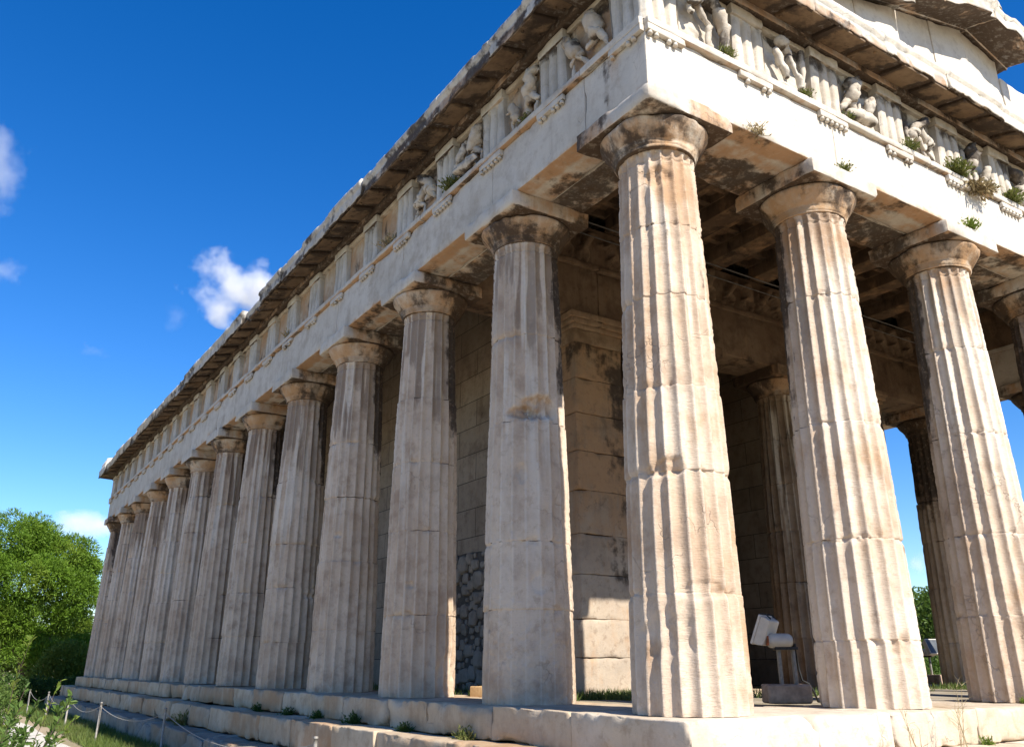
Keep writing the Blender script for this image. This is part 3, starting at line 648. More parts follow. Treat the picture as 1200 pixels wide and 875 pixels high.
for side, L, ax in SIDES:
    near = side in ('front', 'left'); full = side in ('front', 'back')
    # counter-clockwise in (o,z) seen along +s
    prof = [(-.5, 7.403), (.36, 7.403), (.55, 7.403), (.56, 7.50), (.955, 7.402), (.962, 7.372), (.995, 7.372), (.992, 7.56), (1.025, 7.585), (1.02, 7.655), (.99, 7.70), (.5, 7.72), (-.5, 7.72)]
    a, b = (-1.0, L + 1.0) if full else (.503, L - .503)
    mids = []
    for p, q in zip(TRI[side][:-1], TRI[side][1:]): mids += [p, (p + q) / 2]
    mids.append(TRI[side][-1])
    ed = [a] + [c for c in (np.array(mids)[1::2]) if a + .4 < c < b - .4] + [b]
    mb = MB(); r_ = np.random.default_rng(900 + len(side))
    for k in range(len(ed) - 1):
        fine = near and k < 14
        if side == 'left' and k == 8:
            pr = [(p[0] if p[0] < .9 else p[0] - .10, p[1]) for p in prof]
        else: pr = prof
        pr = dens(pr, .045 if fine else .3)
        V, F = prism(pr, ed[k] + .004, ed[k + 1] - .004, max(2, int((ed[k + 1] - ed[k]) / (.035 if fine else .4))))
        W, _ = T(side, V); outer = sstep(.8, 1.0, V[:, 1])
        V[:, 1] += r_.uniform(-.04, .02) * outer; V[:, 2] += r_.uniform(-.02, .012) * outer + r_.uniform(-.02, .02) * outer * (V[:, 0] - ed[k]) / (ed[k + 1] - ed[k])
        e = sstep(.16, .24, fbm(W, 2.6, 3, 61)); V[:, 1] -= outer * e * .02; V[:, 1] += .002 * fbm(W, 9, 3, 62); V[:, 2] += .002 * fbm(W, 9, 3, 63)
        V[:, 2] -= outer * sstep(7.6, 7.7, V[:, 2]) * sstep(.10, .18, fbm(W, 3.0, 3, 66)) * .022
        V[:, 2] += outer * sstep(7.45, 7.37, V[:, 2]) * sstep(.12, .25, fbm(W, 8, 2, 67)) * .028
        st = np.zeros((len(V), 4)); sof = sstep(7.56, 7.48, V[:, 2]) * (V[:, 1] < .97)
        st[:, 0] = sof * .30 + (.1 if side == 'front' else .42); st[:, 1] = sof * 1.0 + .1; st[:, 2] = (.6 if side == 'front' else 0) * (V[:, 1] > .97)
        sadd(mb, side, (V, F), st)
    if not full:      # mitre-side returns so that the flank cornice meets the front one
        for s0, s1 in ((-.965, .500), (L - .500, L + .965)):
            pr = dens([(.503, 7.50), (.56, 7.495), (.955, 7.402), (.962, 7.375), (.995, 7.375), (.992, 7.56), (1.0, 7.585), (1.0, 7.655), (.97, 7.69), (.503, 7.70)], .1)
            V, F = prism(pr, s0, s1, 12); V[:, 1] += .012
            st = np.zeros((len(V), 4)); st[:, 0] = .4 * (V[:, 2] < 7.5)
            sadd(mb, side, (V, F), st)
    gs = pb(mb, 'cornice', M['cornice'])
    for c in mids:
        mb = MB(); zt = lambda o: 7.50 - (o - .56) * .248
        o0, o1 = .585, .945
        x0, x1 = c - TRI_W / 2, c + TRI_W / 2
        V, F = rbox((x0, o0, 0), (x1, o1, .05), .1, .008, .03, .002, int(c * 50) + 5); V[:, 2] += zt(V[:, 1]) - .044
        st = np.zeros((len(V), 4)); st[:, 0] = .15 + .25 * (np.abs(V[:, 0] - c) > TRI_W / 2 - .01)  # side faces coloured darker, painted shade for the gaps between mutules
        sadd(mb, side, (V, F), st)
        for gi in range(3):
            for gj in range(6):
                if random.random() < (.9 if side == 'left' else .97): continue
                u = x0 + (gj + .5) * TRI_W / 6; o = o0 + (gi + .5) * .12
                V, F = lathe([(.010, -.02), (.02, -.018), (.022, 0)], 8); V = V + np.array([u, o, zt(o) - .043]); sadd(mb, side, (V, F), np.tile([.3, .4, 0, 0], (len(V), 1)))
        pb(mb, 'mutule', M['soffit'], gs)

# pediments -----------------------------------------------------------
rz_ = lambda x: 9.58 - .26 * abs(x - LX / 2)
for side in ('front', 'back'):
    mb = MB(); xs = list(np.arange(.6, 12.2, .93)) + [12.2]; r_ = np.random.default_rng(50)
    for k in range(len(xs) - 1):
        a, b = xs[k] + .003, xs[k + 1] - .003; do = r_.uniform(-.012, .012)
        za, zb = rz_(a) - .005, rz_(b) - .005
        if side == 'front' and 7.0 < (a + b) / 2 < 8.6: za = zb = min(za, zb) - .02 - r_.uniform(0, .10)
        V, F = rbox((a, .05, 7.722), (b, .45 + do, 8.722), .12 if side == 'front' else .5, .012, .04, .004, k + 70); t_ = (V[:, 2] - 7.722); x_ = np.clip((V[:, 0] - a) / (b - a), 0, 1)
        V[:, 2] = 7.722 + t_ * (za + (zb - za) * x_ - 7.722)
        st = np.zeros((len(V), 4)); st[:, 2] = .45; st[:, 0] = .16 * sstep(.4, 1, t_)
        sadd(mb, side, (V, F), st)
    pd = pb(mb, 'tympanum', M['beam'])
    rakes = [(-.95, 1.1, .28), (1.1, 2.8, .3), (2.8, 4.42, .30), (4.45, 6.29, .56), (6.29, 7.36, .56), (8.7, 10.4, .45), (10.4, 12.0, .5), (12.0, 13.5, .5)] if side == 'front' else [(-.95, 2, .5), (2, 4.2, .5), (4.2, 6.29, .5), (6.29, 8.4, .5), (8.4, 10.6, .5), (10.6, 13.5, .5)]
    for k, (a, b, ov) in enumerate(rakes):
        up = .06 if ov < .4 else 0
        pr = dens([(-.3, 0.0 + up), (.44, 0.0 + up), (.47, -.02 + up), (.50, .02), (.45 + ov - .04, -.10), (.45 + ov, -.13), (.45 + ov, .06), (.48 + ov, .085), (.47 + ov, .17), (.45 + ov - .03, .21), (-.3, .26)], .05)
        V, F = prism(pr, a + .004, b - .004, max(3, int((b - a) / .05))); W, _ = T(side, V)
        V[:, 2] += np.array([rz_(q) for q in V[:, 0]]) + .004
        out_ = sstep(.6, .9, V[:, 1]); V[:, 1] -= out_ * sstep(.05, .15, fbm(W, 2.2, 3, 80)) * .07; V[:, 2] += .004 * fbm(W, 6, 3, 81); V[:, 2] -= out_ * sstep(.1, .2, fbm(W, 3, 3, 82)) * .05 * (V[:, 1] > .5) * sstep(.1, .2, V[:, 2] - np.array([rz_(q) for q in V[:, 0]]))
        st = np.zeros((len(V), 4)); low = (V[:, 2] - np.array([rz_(q) for q in V[:, 0]])) < .03
        st[:, 0] = .18 * low; st[:, 1] = .6 * low; st[:, 2] = .5 * (~low) + .75 * low * sstep(.05, .2, fbm(W, 1.7, 3, 88))
        mb = MB(); sadd(mb, side, (V, F), st); pb(mb, 'raking_cornice', M['cornice'], pd)

# roof
mb = MB()
for sx in (-1, 1):
    xs = np.linspace(0, LX / 2 + .75, 60); ys = np.linspace(.1, LY - .1, 90); X, Y = np.meshgrid(xs, ys, indexing='ij')
    Zt = 9.70 - .26 * X + .0 * Y + .03 * (np.abs(((Y / .6) % 1) - .5) < .12)
    P = np.stack([(LX / 2 + sx * X).ravel(), Y.ravel(), Zt.ravel()], 1); Q = P.copy(); Q[:, 2] -= .16
    f = gridfaces(60, 90, sx < 0); mb.add(P, [f]); mb.add(Q, [f[:, ::-1]])
pb(mb, 'roof', M['cornice'], None, False)

# inside: ceiling, cella, antae, porch columns ----------------------------
CX0, CX1, CY0, CY1 = 2.50, LX - 2.50, 4.55, 26.1
def coffer(x0, x1, y0, y1, z, pitch=.46, bar=.13):
    mb = MB(); mb.add(*rbox((x0, y0, z + .14), (x1, y1, z + .22), 2, .005, 0, 0, 1))
    nx = max(1, int(round((x1 - x0) / pitch))); ny = max(1, int(round((y1 - y0) / pitch)))
    for k in range(nx + 1):
        c = x0 + (x1 - x0) * k / nx; mb.add(*rbox((max(x0, c - bar / 2), y0, z), (min(x1, c + bar / 2), y1, z + .137), 2, .006, 0, 0, 1))
    for k in range(ny + 1):
        c = y0 + (y1 - y0) * k / ny; mb.add(*rbox((x0, max(y0, c - bar / 2), z + .003), (x1, min(y1, c + bar / 2), z + .134), 2, .006, 0, 0, 1))
    return mb
bx = np.linspace(.9, LX - .9, 10)
for y0, y1 in ((.52, 4.56), (26.12, LY - .52)):
    for k, xx in enumerate(bx): pb(MB().add(*rbox((xx - .21, y0, 7.405), (xx + .21, y1, 7.76), .25, .012, .04, .004, k)), 'ceiling_beam', M['ceiling'])
    for k in range(9): pb(coffer(bx[k] + .16, bx[k + 1] - .16, y0, y1, 7.66), 'coffer_slab', M['ceiling'])
    pb(coffer(.52, bx[0] - .16, y0, y1, 7.66), 'coffer_slab', M['ceiling']); pb(coffer(bx[-1] + .16, LX - .52, y0, y1, 7.66), 'coffer_slab', M['ceiling'])
for x0, x1 in ((.52, 2.56), (LX - 2.56, LX - .52)):
    pb(coffer(x0, x1, 5.4, 25.3, 7.45, .52, .16), 'coffer_slab', M['ceiling'])
# cella walls
def wallbox(mb, lo, hi, seed, amp=.008): mb.add(*rbox(lo, hi, .35, .015, .03, amp, seed, 1.5))
for x0, x1 in ((CX0, CX0 + .72), (CX1 - .72, CX1)):
    mb = MB(); wallbox(mb, (x0, 5.25, -.1), (x1, 25.4, 7.44), 5); cw = pb(mb, 'cella_wall', M['wall'])
    if x0 < 5:
        # the gap in the wall filled with rough stones set in mortar
        mb = MB(); mb.add(*rbox((x0 - .03, 6.2, -.05), (x0 + .1, 9.3, 2.28), .12, .03, .1, .03, 9, 3))
        pb(mb, 'mortar', M['mortar'], cw)
        mb = MB(); r_ = np.random.default_rng(5)
        ico = bpy.data.meshes.new('tmp'); import bmesh as _bm
        bm = _bm.new(); _bm.ops.create_icosphere(bm, subdivisions=2, radius=1); iv = np.array([v.co[:] for v in bm.verts]); ifc = np.array([[v.index for v in f.verts] for f in bm.faces]); bm.free()
        pts = []
        for _ in range(2600):
            c = np.array([r_.uniform(6.25, 9.25), r_.uniform(.02, 2.22)]); rad = r_.choice([.05, .075, .11, .15]) if _ > 150 else r_.choice([.13, .16])
            if all(np.hypot(*(c - p[0])) > (rad + p[1]) * .80 for p in pts): pts.append((c, rad))
        for k, (c, rad) in enumerate(pts):
            s_ = np.array([rad * .45, rad * r_.uniform(.85, 1.1), rad * r_.uniform(.7, 1.0)])
            V = iv * (1 + .42 * fbm(iv + k * 3, 1.6, 2, k))[:, None]; V = np.sign(V) * np.abs(V) ** .62 * s_
            mb.add(V + np.array([x0 - .035, c[0], c[1]]), [ifc])
        pb(mb, 'rubble_stone', M['stones'], cw, False)
mb = MB(); wallbox(mb, (CX0 + .725, 9.6, -.1), (5.0, 10.3, 7.44), 6); wallbox(mb, (7.58, 9.6, -.1), (CX1 - .725, 10.3, 7.44), 7); wallbox(mb, (5.003, 9.6, 5.4), (7.577, 10.3, 7.44), 8)
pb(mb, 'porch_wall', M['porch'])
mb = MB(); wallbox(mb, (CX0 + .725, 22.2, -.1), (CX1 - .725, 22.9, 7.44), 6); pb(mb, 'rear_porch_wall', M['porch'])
mb = MB(); mb.add(*rbox((CX0 + .73, 10.305, 7.2), (CX1 - .73, 22.195, 7.4), 2, .01, 0, 0, 1)); mb.add(*rbox((CX0 + .73, 5.35, 7.45), (CX1 - .73, 9.59, 7.6), 2, .01, 0, 0, 1)); pb(mb, 'cella_ceiling', M['ceiling'])
# antae
for x0, x1 in ((2.33, 3.28), (LX - 3.28, LX - 2.33)):
    for y0, y1 in ((4.50, 5.42), (25.2, 26.12)):
        mb = MB(); zz = [-.1, .48, 1.0, 1.62, 2.20, 2.85, 3.45, 4.05, 4.62, 5.22]; r_ = np.random.default_rng(int(x0 * 10))
        for k in range(len(zz) - 1):
            V, F = rbox((x0 + r_.uniform(-.006, .006), y0 + r_.uniform(-.006, .006), zz[k] + .002), (x1, y1, zz[k + 1] - .001), .06, .006, .045, .006, k + 30, 3, off=(x0, y0, 0))
            st = np.zeros((len(V), 4)); st[:, 2] = .35 * sstep(3.2, 1.0, V[:, 2]); st[:, 1] = .08 + .65 * sstep(1.0, 3.0, V[:, 2]); st[:, 0] = .30 * sstep(.35, .95, (V[:, 0] - x0) / (x1 - x0) + .2 * fbm(V, 2, 2, 3)) * sstep(.9, 1.6, V[:, 2]) + .25 * sstep(4.0, 5.2, V[:, 2])
            mb.add(V, F, st)
        an = pb(mb, 'anta', M['inner'])
        mb = MB(); e = .0
        for (ex, z0, z1) in ((.01, 5.223, 5.45), (.05, 5.453, 5.52), (.10, 5.523, 5.60), (.13, 5.603, 5.708)):
            mb.add(*rbox((x0 - ex, y0 - ex, z0), (x1 + ex, y1 + (ex if y0 < 10 else ex), z1), .12, .012, .03, .004, 3))
        pb(mb, 'anta_capital', M['inner'], an)
# porch beams with carved frieze, one at each end
for y0, y1, sg in ((4.56, 5.38, -1), (25.24, 26.06, 1)):
    mb = MB(); ed = [.52, 2.9, 5.0, 7.58, 9.68, LX - .52]
    for k in range(5): mb.add(*rbox((ed[k] + .004, y0, 5.713), (ed[k + 1] - .004, y1, 6.60), .15, .012, .05, .005, k + 12))
    pbm = pb(mb, 'porch_beam', M['porch'])
    mb = MB()
    for k in range(5): mb.add(*rbox((ed[k] + .004, y0 - .06, 6.603), (ed[k + 1] - .004, y1 + .06, 6.70), .12, .01, .05, .004, k + 15))
    pb(mb, 'moulding', M['porch'], pbm)
    X, Z = np.meshgrid(np.linspace(.52, LX - .52, 420), np.linspace(6.703, 7.402, 34), indexing='ij'); caps = []; r_ = np.random.default_rng(33)
    for q in range(24):
        caps += figure(.8 + q * .475 + r_.uniform(-.1, .1), 6.71, r_.uniform(.55, .66), r_.choice([-1, 1]), r_, .95)
    H = capsules_height(X, Z, caps) * .9; yy = (y0 - .0 - H) if sg < 0 else (y1 + H)
    P = np.stack([X.ravel(), yy.ravel(), Z.ravel()], 1); mb = MB().add(P, [gridfaces(420, 34, sg > 0)])
    mb.add(*rbox((.52, y0 + .004 if sg < 0 else y0 - .05, 6.703), (LX - .52, y1 + .05 if sg < 0 else y1 - .004, 7.403), 1, .01, 0, 0, 1))
    pb(mb, 'carved_frieze', M['porch'], pbm)
    for xx in (4.996, 7.579):
        yc = (y0 + y1) / 2
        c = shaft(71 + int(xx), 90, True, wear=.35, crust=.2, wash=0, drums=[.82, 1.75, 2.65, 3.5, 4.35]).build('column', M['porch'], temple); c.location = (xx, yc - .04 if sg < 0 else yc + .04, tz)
        echinus(8, True, 90).build('echinus', M['porch'], c); abacus(8, True).build('abacus', M['porch'], c)
    mb = MB(); mb.add(*rbox((CX0 + .8, y0 - .35, -.2), (CX1 - .8, y1 + .35, .001), .2, .03, .06, .01, 4)); pb(mb, 'porch_step', M['step'])
for zc, yc in ((6.35, 2.9), (6.62, 3.6)):
    mb = MB(); mb.add(*tube([(.5, yc, zc), (LX - .5, yc + .1, zc)], .012, 6)); pb(mb, 'tie_cable', M['steelcable'])

#MORE
# ------------------------------------------------------------------ greenery builders
def unit(v): return v / (np.linalg.norm(v, axis=1)[:, None] + 1e-9)
def needles(c, d, L, wid, r_):
    """one thin two-sided blade per row: base c, direction d"""
    n = len(c); s = unit(np.cross(d, unit(r_.normal(size=(n, 3))))); L = np.broadcast_to(L, (n,))[:, None]; wd = np.broadcast_to(wid, (n,))[:, None]
    V = np.stack([c - s * wd * .5, c + s * wd * .5, c + d * L * .65 + s * wd * .45, c + d * L, c + d * L * .65 - s * wd * .45], 1)
    return V.reshape(-1, 3), [np.arange(n * 5).reshape(n, 5)]
def leaves(c, d, L, wid, r_, curl=.15):
    """pointed oval leaves of six corners with a fold"""
    n = len(c); d = unit(d); s = unit(np.cross(d, unit(r_.normal(size=(n, 3)) * .6 + np.array([0, 0, 1.])))); up = np.cross(s, d)
    L = np.broadcast_to(L, (n,))[:, None]; w_ = np.broadcast_to(wid, (n,))[:, None]
    V = np.stack([c, c + d * L * .35 + s * w_ * .5 + up * w_ * curl, c + d * L * .72 + s * w_ * .4 + up * w_ * curl, c + d * L - up * L * .08, c + d * L * .72 - s * w_ * .4 + up * w_ * curl, c + d * L * .35 - s * w_ * .5 + up * w_ * curl], 1)
    i = np.arange(n)[:, None] * 6
    return V.reshape(-1, 3), [np.concatenate([i + np.array([0, 1, 2, 3]), i + np.array([0, 3, 4, 5])])]
def limb(mb, a, b, ra, rb, r_, wig=.08, n=8, seg=7):
    t = np.linspace(0, 1, seg)[:, None]; p = np.array(a) * (1 - t) + np.array(b) * t; L = np.linalg.norm(np.array(b) - np.array(a))
    p[1:-1] += r_.normal(size=(seg - 2, 3)) * wig * L * .35; mb.add(*tube(p, np.linspace(ra, rb, seg), n)); return p
def pine(base, lobes, label, seed, npuff, group=None, nneed=110, puff=.55, mat='pine'):
    r_ = np.random.default_rng(seed); root = tag(empty('pine_tree', base), label, 'tree', group)
    base = np.array(base); C_ = []; Rl = []
    vol = np.array([l[3] * l[4] * l[5] for l in lobes]) ** .67; vol /= vol.sum()
    for k in r_.choice(len(lobes), npuff, p=vol):
        l = lobes[k]; d = unit(r_.normal(size=(1, 3)))[0]; q = r_.uniform(.45, 1.0) ** .5
        p = np.array(l[:3]) + d * np.array(l[3:6]) * q
        if d[2] < -.35 and r_.random() < .6: continue
        C_.append(p); Rl.append(puff * r_.uniform(.6, 1.25))
    C_ = np.array(C_); Rl = np.array(Rl); keep = fbm(C_, .55, 2, seed) > -.26; C_, Rl = C_[keep], Rl[keep]
    n = len(C_); cc = np.repeat(C_, nneed, 0); rr = np.repeat(Rl, nneed)
    d = unit(r_.normal(size=(n * nneed, 3)) + np.array([0, 0, .45]))
    st = cc + d * (rr * r_.uniform(.55, 1.0, n * nneed))[:, None]
    st[:, 2] -= .35
    V, F = needles(st, unit(d + .35 * r_.normal(size=d.shape)), rr * r_.uniform(.20, .32, len(rr)), .034, r_)
    MB().add(V - base, F).build('crown', M[mat], root, False)
    mb = MB(); top = np.array([np.mean([l[0] for l in lobes]), np.mean([l[1] for l in lobes]), np.mean([l[2] for l in lobes]) - .5])
    p = limb(mb, base - base, top - base, .30, .16, r_, .10, 12, 9)
    for l in lobes: limb(mb, p[r_.integers(4, 8)], np.array(l[:3]) - base, .13, .03, r_, .15, 7)
    mb.build('trunk', M['bark'], root)
    return root
def broadleaf(name, base, lobes, label, cat, seed, nl, L, wid, mat, group=None, trunk=(.14, .05), hollow=.35):
    r_ = np.random.default_rng(seed); root = tag(empty(name, base), label, cat, group); base = np.array(base)
    vol = np.array([l[3] * l[4] * l[5] for l in lobes]) ** .67; vol /= vol.sum(); k = r_.choice(len(lobes), nl, p=vol); Lb = np.array(lobes)[k]
    d = unit(r_.normal(size=(nl, 3))); q = r_.uniform(hollow, 1, nl) ** .5; P = Lb[:, :3] + d * Lb[:, 3:6] * q[:, None]
    lump = fbm(P, 2.2 / max(.4, np.mean(Lb[:, 3])), 3, seed); P += d * (lump * .28 * Lb[:, 3])[:, None]
    ok = (lump > -.42) & (P[:, 2] > base[2] + .02); P, d = P[ok], d[ok]
    V, F = leaves(P, unit(d * .8 + r_.normal(size=d.shape) * .7 + np.array([0, 0, .2])), L * r_.uniform(.7, 1.2, len(P)), wid, r_)
    MB().add(V - base, F).build('crown' if cat == 'tree' else 'foliage', M[mat], root, False)
    mb = MB(); top = np.mean(np.array(lobes)[:, :3], 0) - base
    p = limb(mb, (0, 0, 0), top, trunk[0], trunk[0] * .6, r_, .08, 8)
    for l in lobes: limb(mb, p[3], np.array(l[:3]) - base, trunk[0] * .5, trunk[1] * .4, r_, .12, 6)
    mb.build('trunk' if cat == 'tree' else 'stem', M['bark'], root)
    return root
def sprays(name, base, label, cat, seed, nst, h, lean, nleaf, L, wid, mat, group=None, stem_r=.006, spread=.35, parentless=True):
    """a bush of arching leafy shoots"""
    r_ = np.random.default_rng(seed); root = tag(empty(name, base), label, cat, group); ms = MB(); Pc = []; Dc = []
    for k in range(nst):
        a = r_.uniform(0, 2 * np.pi); hh = h * r_.uniform(.55, 1.1); out = np.array([np.cos(a), np.sin(a), 0]) * hh * r_.uniform(.15, lean)
        t = np.linspace(0, 1, 9)[:, None]; b0 = np.array([np.cos(a), np.sin(a), 0]) * spread * r_.uniform(0, 1)
        p = b0 + t * np.array([0, 0, hh]) + out * t ** 1.8 + .02 * h * np.cumsum(r_.normal(size=(9, 3)), 0) * .4
        ms.add(*tube(p, np.linspace(stem_r, stem_r * .35, 9), 5))
        for q in range(nleaf):
            u = r_.uniform(.18, 1.0); i = min(7, int(u * 8)); pt = p[i] + (p[i + 1] - p[i]) * (u * 8 - i); tan = p[i + 1] - p[i]; tan /= np.linalg.norm(tan) + 1e-9
            dd = unit(r_.normal(size=(1, 3)))[0]; Pc.append(pt); Dc.append(dd * .9 + tan * .8 + np.array([0, 0, .15]))
    V, F = leaves(np.array(Pc), np.array(Dc), L * r_.uniform(.6, 1.15, len(Pc)), wid, r_)
    MB().add(V, F).build('foliage', M[mat], root, False); ms.build('stem', M['bark'] if mat != 'weed' else M['drystem'], root)
    return root
def tuft(name, base, label, cat, seed, n, h, mat, group=None, droop=0.0, wid=.012, flat=.9, rz=0, kind=None):
    """a small clump of blades growing out of a joint, one mesh"""
    r_ = np.random.default_rng(seed); d = r_.normal(size=(n, 3)); d[:, 2] = np.abs(d[:, 2]) * 1.1 + .25; d = unit(d); d[:, 2] -= droop; d = unit(d)
    c = r_.normal(size=(n, 3)) * np.array([.30 * h, .10 * h, .02 * h]); V, F = needles(c, d, h * r_.uniform(.5, 1.15, n), wid, r_)
    mb = MB().add(V, F)
    c2 = c + d * (h * r_.uniform(.2, .8, n))[:, None]; V, F = leaves(c2, unit(d + r_.normal(size=(n, 3)) * .8), h * .28, h * .11, r_); mb.add(V, F)
    o = mb.build(name, M[mat], None, False, base); o.rotation_euler = (0, 0, rz); return tag(o, label, cat, group, kind)

# ------------------------------------------------------------------ trees and hedges
pine((-1.2, 39.4, -1.1), [(-1.2, 39.6, 5.2, 1.5, 1.6, 1.1), (-3.4, 39.4, 5.9, 2.0, 1.9, 1.15), (-5.9, 40.2, 5.7, 2.2, 2.0, 1.25), (-8.6, 40, 5.2, 2.2, 2, 1.3), (-.6, 39.2, 3.6, 1.2, 1.5, 1.1),
      (-2.4, 38.4, 4.3, 1.7, 1.5, 1.2), (-4.9, 38.7, 4.4, 2.0, 1.6, 1.2), (-3.6, 38.9, 2.7, 1.9, 1.5, .95), (-.2, 39.9, 2.1, 1.0, 1.2, .8), (-6.6, 38.8, 3.0, 2.0, 1.7, 1.1), (-8.8, 39.6, 3.5, 2, 2, 1.2), (.1, 40.4, 4.6, .9, 1.2, .8), (-2.2, 39.2, 1.5, 1.3, 1.1, .9), (-.4, 38.6, 1.0, 1.2, 1, .9), (-4.4, 38.8, 1.2, 1.1, 1.1, .9)],
     'large bright green pine with a dense rounded crown beyond the far end of the temple', 11, 1500, nneed=190, puff=.52)
broadleaf('bush', (-.3, 37.2, -1.1), [(-.35, 37.2, .55, 1.0, .9, .8), (-.9, 37.4, -.1, .9, .8, .7), (.3, 37.4, .1, .9, .8, .9)], 'yellow green bush under the pine at the far corner of the temple', 'bush', 5, 9000, .13, .06, 'yellowgreen')
broadleaf('hedge', (-2.6, 34.6, -1.1), [(-3.4, 34.6, -.6, .8, .7, .55), (-2.5, 34.5, -.55, .9, .7, .58), (-1.6, 34.6, -.6, .9, .7, .55), (-.7, 34.8, -.62, .9, .7, .55), (.2, 35, -.6, .9, .7, .55)], 'low dark hedge across the end of the path under the pine', 'hedge', 6, 14000, .10, .045, 'hedge')
broadleaf('hedge', (-4.45, 12.2, -1.1), [(-4.5, 11.6, -.5, .55, .7, .75), (-4.5, 12.6, -.45, .6, .7, .8), (-4.6, 13.6, -.5, .6, .7, .75), (-5.3, 12.2, -.4, .8, .9, .85)], 'clipped green hedge at the left edge beside the pale path', 'hedge', 7, 16000, .055, .028, 'leaf')
sprays('shrub', (-4.8, 4.4, -1.1), 'tall thin shrub with yellow shoots left of the path in front of the hedge', 'shrub', 8, 26, 1.7, .22, 46, .075, .028, 'yellowgreen', spread=.45)
sprays('shrub', (-5.22, .62, -1.1), 'leafy light green shrub nearest the viewer in the bottom left corner', 'shrub', 9, 60, 1.18, .25, 110, .055, .020, 'leaf', spread=.40)
sprays('shrub', (-4.98, 1.8, -1.1), 'low leafy shrub behind the corner shrub at the edge of the pale path', 'shrub', 19, 34, .95, .35, 90, .055, .020, 'leaf', spread=.4)
for k, (x_, y_, h_, lab) in enumerate([(-3.2, 62, 5.2, 'far dark tree seen through the gap under the pine left of its trunk'), (1.2, 60, 5.0, 'far dark tree right of the pine trunk behind the hedge'), (-8, 60, 5.4, 'far dark tree at the left edge under the pine crown')]):
    broadleaf('leafy_tree', (x_, y_, -1.1), [(x_, y_, h_ - 2.0, 2.4, 1.8, 1.8), (x_ - 1.9, y_, h_ - 3.6, 2.0, 1.6, 1.7), (x_ + 1.9, y_, h_ - 3.6, 2.0, 1.6, 1.7), (x_, y_ - .6, h_ - 4.6, 2.6, 1.4, 1.5)], lab, 'tree', 60 + k, 12000, .24, .12, 'leaf', 'trees beyond the far end')
for k, (x_, y_, h_, lab) in enumerate([(22.5, 10.6, 3.4, 'round leafy tree seen between the front columns behind the second floodlight'), (26.0, 15.2, 3.6, 'leafy tree right behind the round tree beyond the far colonnade'), (28.5, 9.0, 4.2, 'leafy tree farthest right beyond the far colonnade')]):
    broadleaf('leafy_tree', (x_, y_, -1.1), [(x_, y_, h_ - 1.5, 1.5, 1.4, 1.3), (x_ - 1.2, y_ + .4, h_ - 2.2, 1.3, 1.2, 1.3), (x_ + 1.2, y_ - .2, h_ - 2.3, 1.3, 1.2, 1.3), (x_, y_ - .6, h_ - 3.2, 1.5, 1.2, 1.2)], lab, 'tree', 30 + k, 13000, .16, .075, 'leaf', 'trees beyond the far colonnade')
broadleaf('bush', (16.4, 8.4, -1.1), [(16.2, 8.4, -.3, .9, .8, .8), (17.4, 8.8, -.2, 1.0, .8, .9)], 'low green bush just outside the far colonnade behind the second floodlight', 'bush', 41, 9000, .10, .045, 'leaf')

# grass -----------------------------------------------------------------
def grass(name, pts, h, mat, seed, wid=.008):
    r_ = np.random.default_rng(seed); n = len(pts); d = unit(r_.normal(size=(n, 3)) * np.array([.45, .45, .1]) + np.array([0, 0, 1.])); V, F = needles(pts, d, h * r_.uniform(.4, 1.2, n), wid, r_)
    return tag(MB().add(V, F).build(name, M[mat], None, False), kind='stuff')
def scatter(n, x0, x1, y0, y1, z, seed, thr=-.1, sc=.9, amp=0):
    r_ = np.random.default_rng(seed); P = np.stack([r_.uniform(x0, x1, n), r_.uniform(y0, y1, n), np.full(n, z)], 1)
    P = P[fbm(P, sc, 3, seed) > thr]
    if amp: P[:, 2] += amp * fbm(np.stack([P[:, 0], P[:, 1], 0 * P[:, 0]], 1), .5, 3, 5)
    return P
grass('grass', np.concatenate([scatter(26000, -2.55, -1.50, 5, 33, -1.10, 3, -.28, .8, .05), scatter(9000, -4.9, -4.3, 6, 30, -1.10, 4, -.2, .8, .05), scatter(3000, -2.4, -1.55, -2, 5, -1.10, 5, 0, .8, .05)]), .20, 'grass', 21, .010)
grass('pteroma_grass', np.concatenate([scatter(5200, 1.2, 3.6, 3.05, 4.35, -.05, 6, -.12, 1.2), scatter(2600, 3.6, 12.2, 3.0, 4.1, -.05, 7, .02, 1.0), scatter(2200, 1.0, 2.4, 5.0, 12, -.05, 8, .05, 1.0), scatter(4500, 10.5, 12.0, 2.0, 8.0, -.05, 9, -.1, 1.0), scatter(2500, 13.4, 16, 4, 10, -1.1, 10, -.2)]), .14, 'grass', 22, .009)

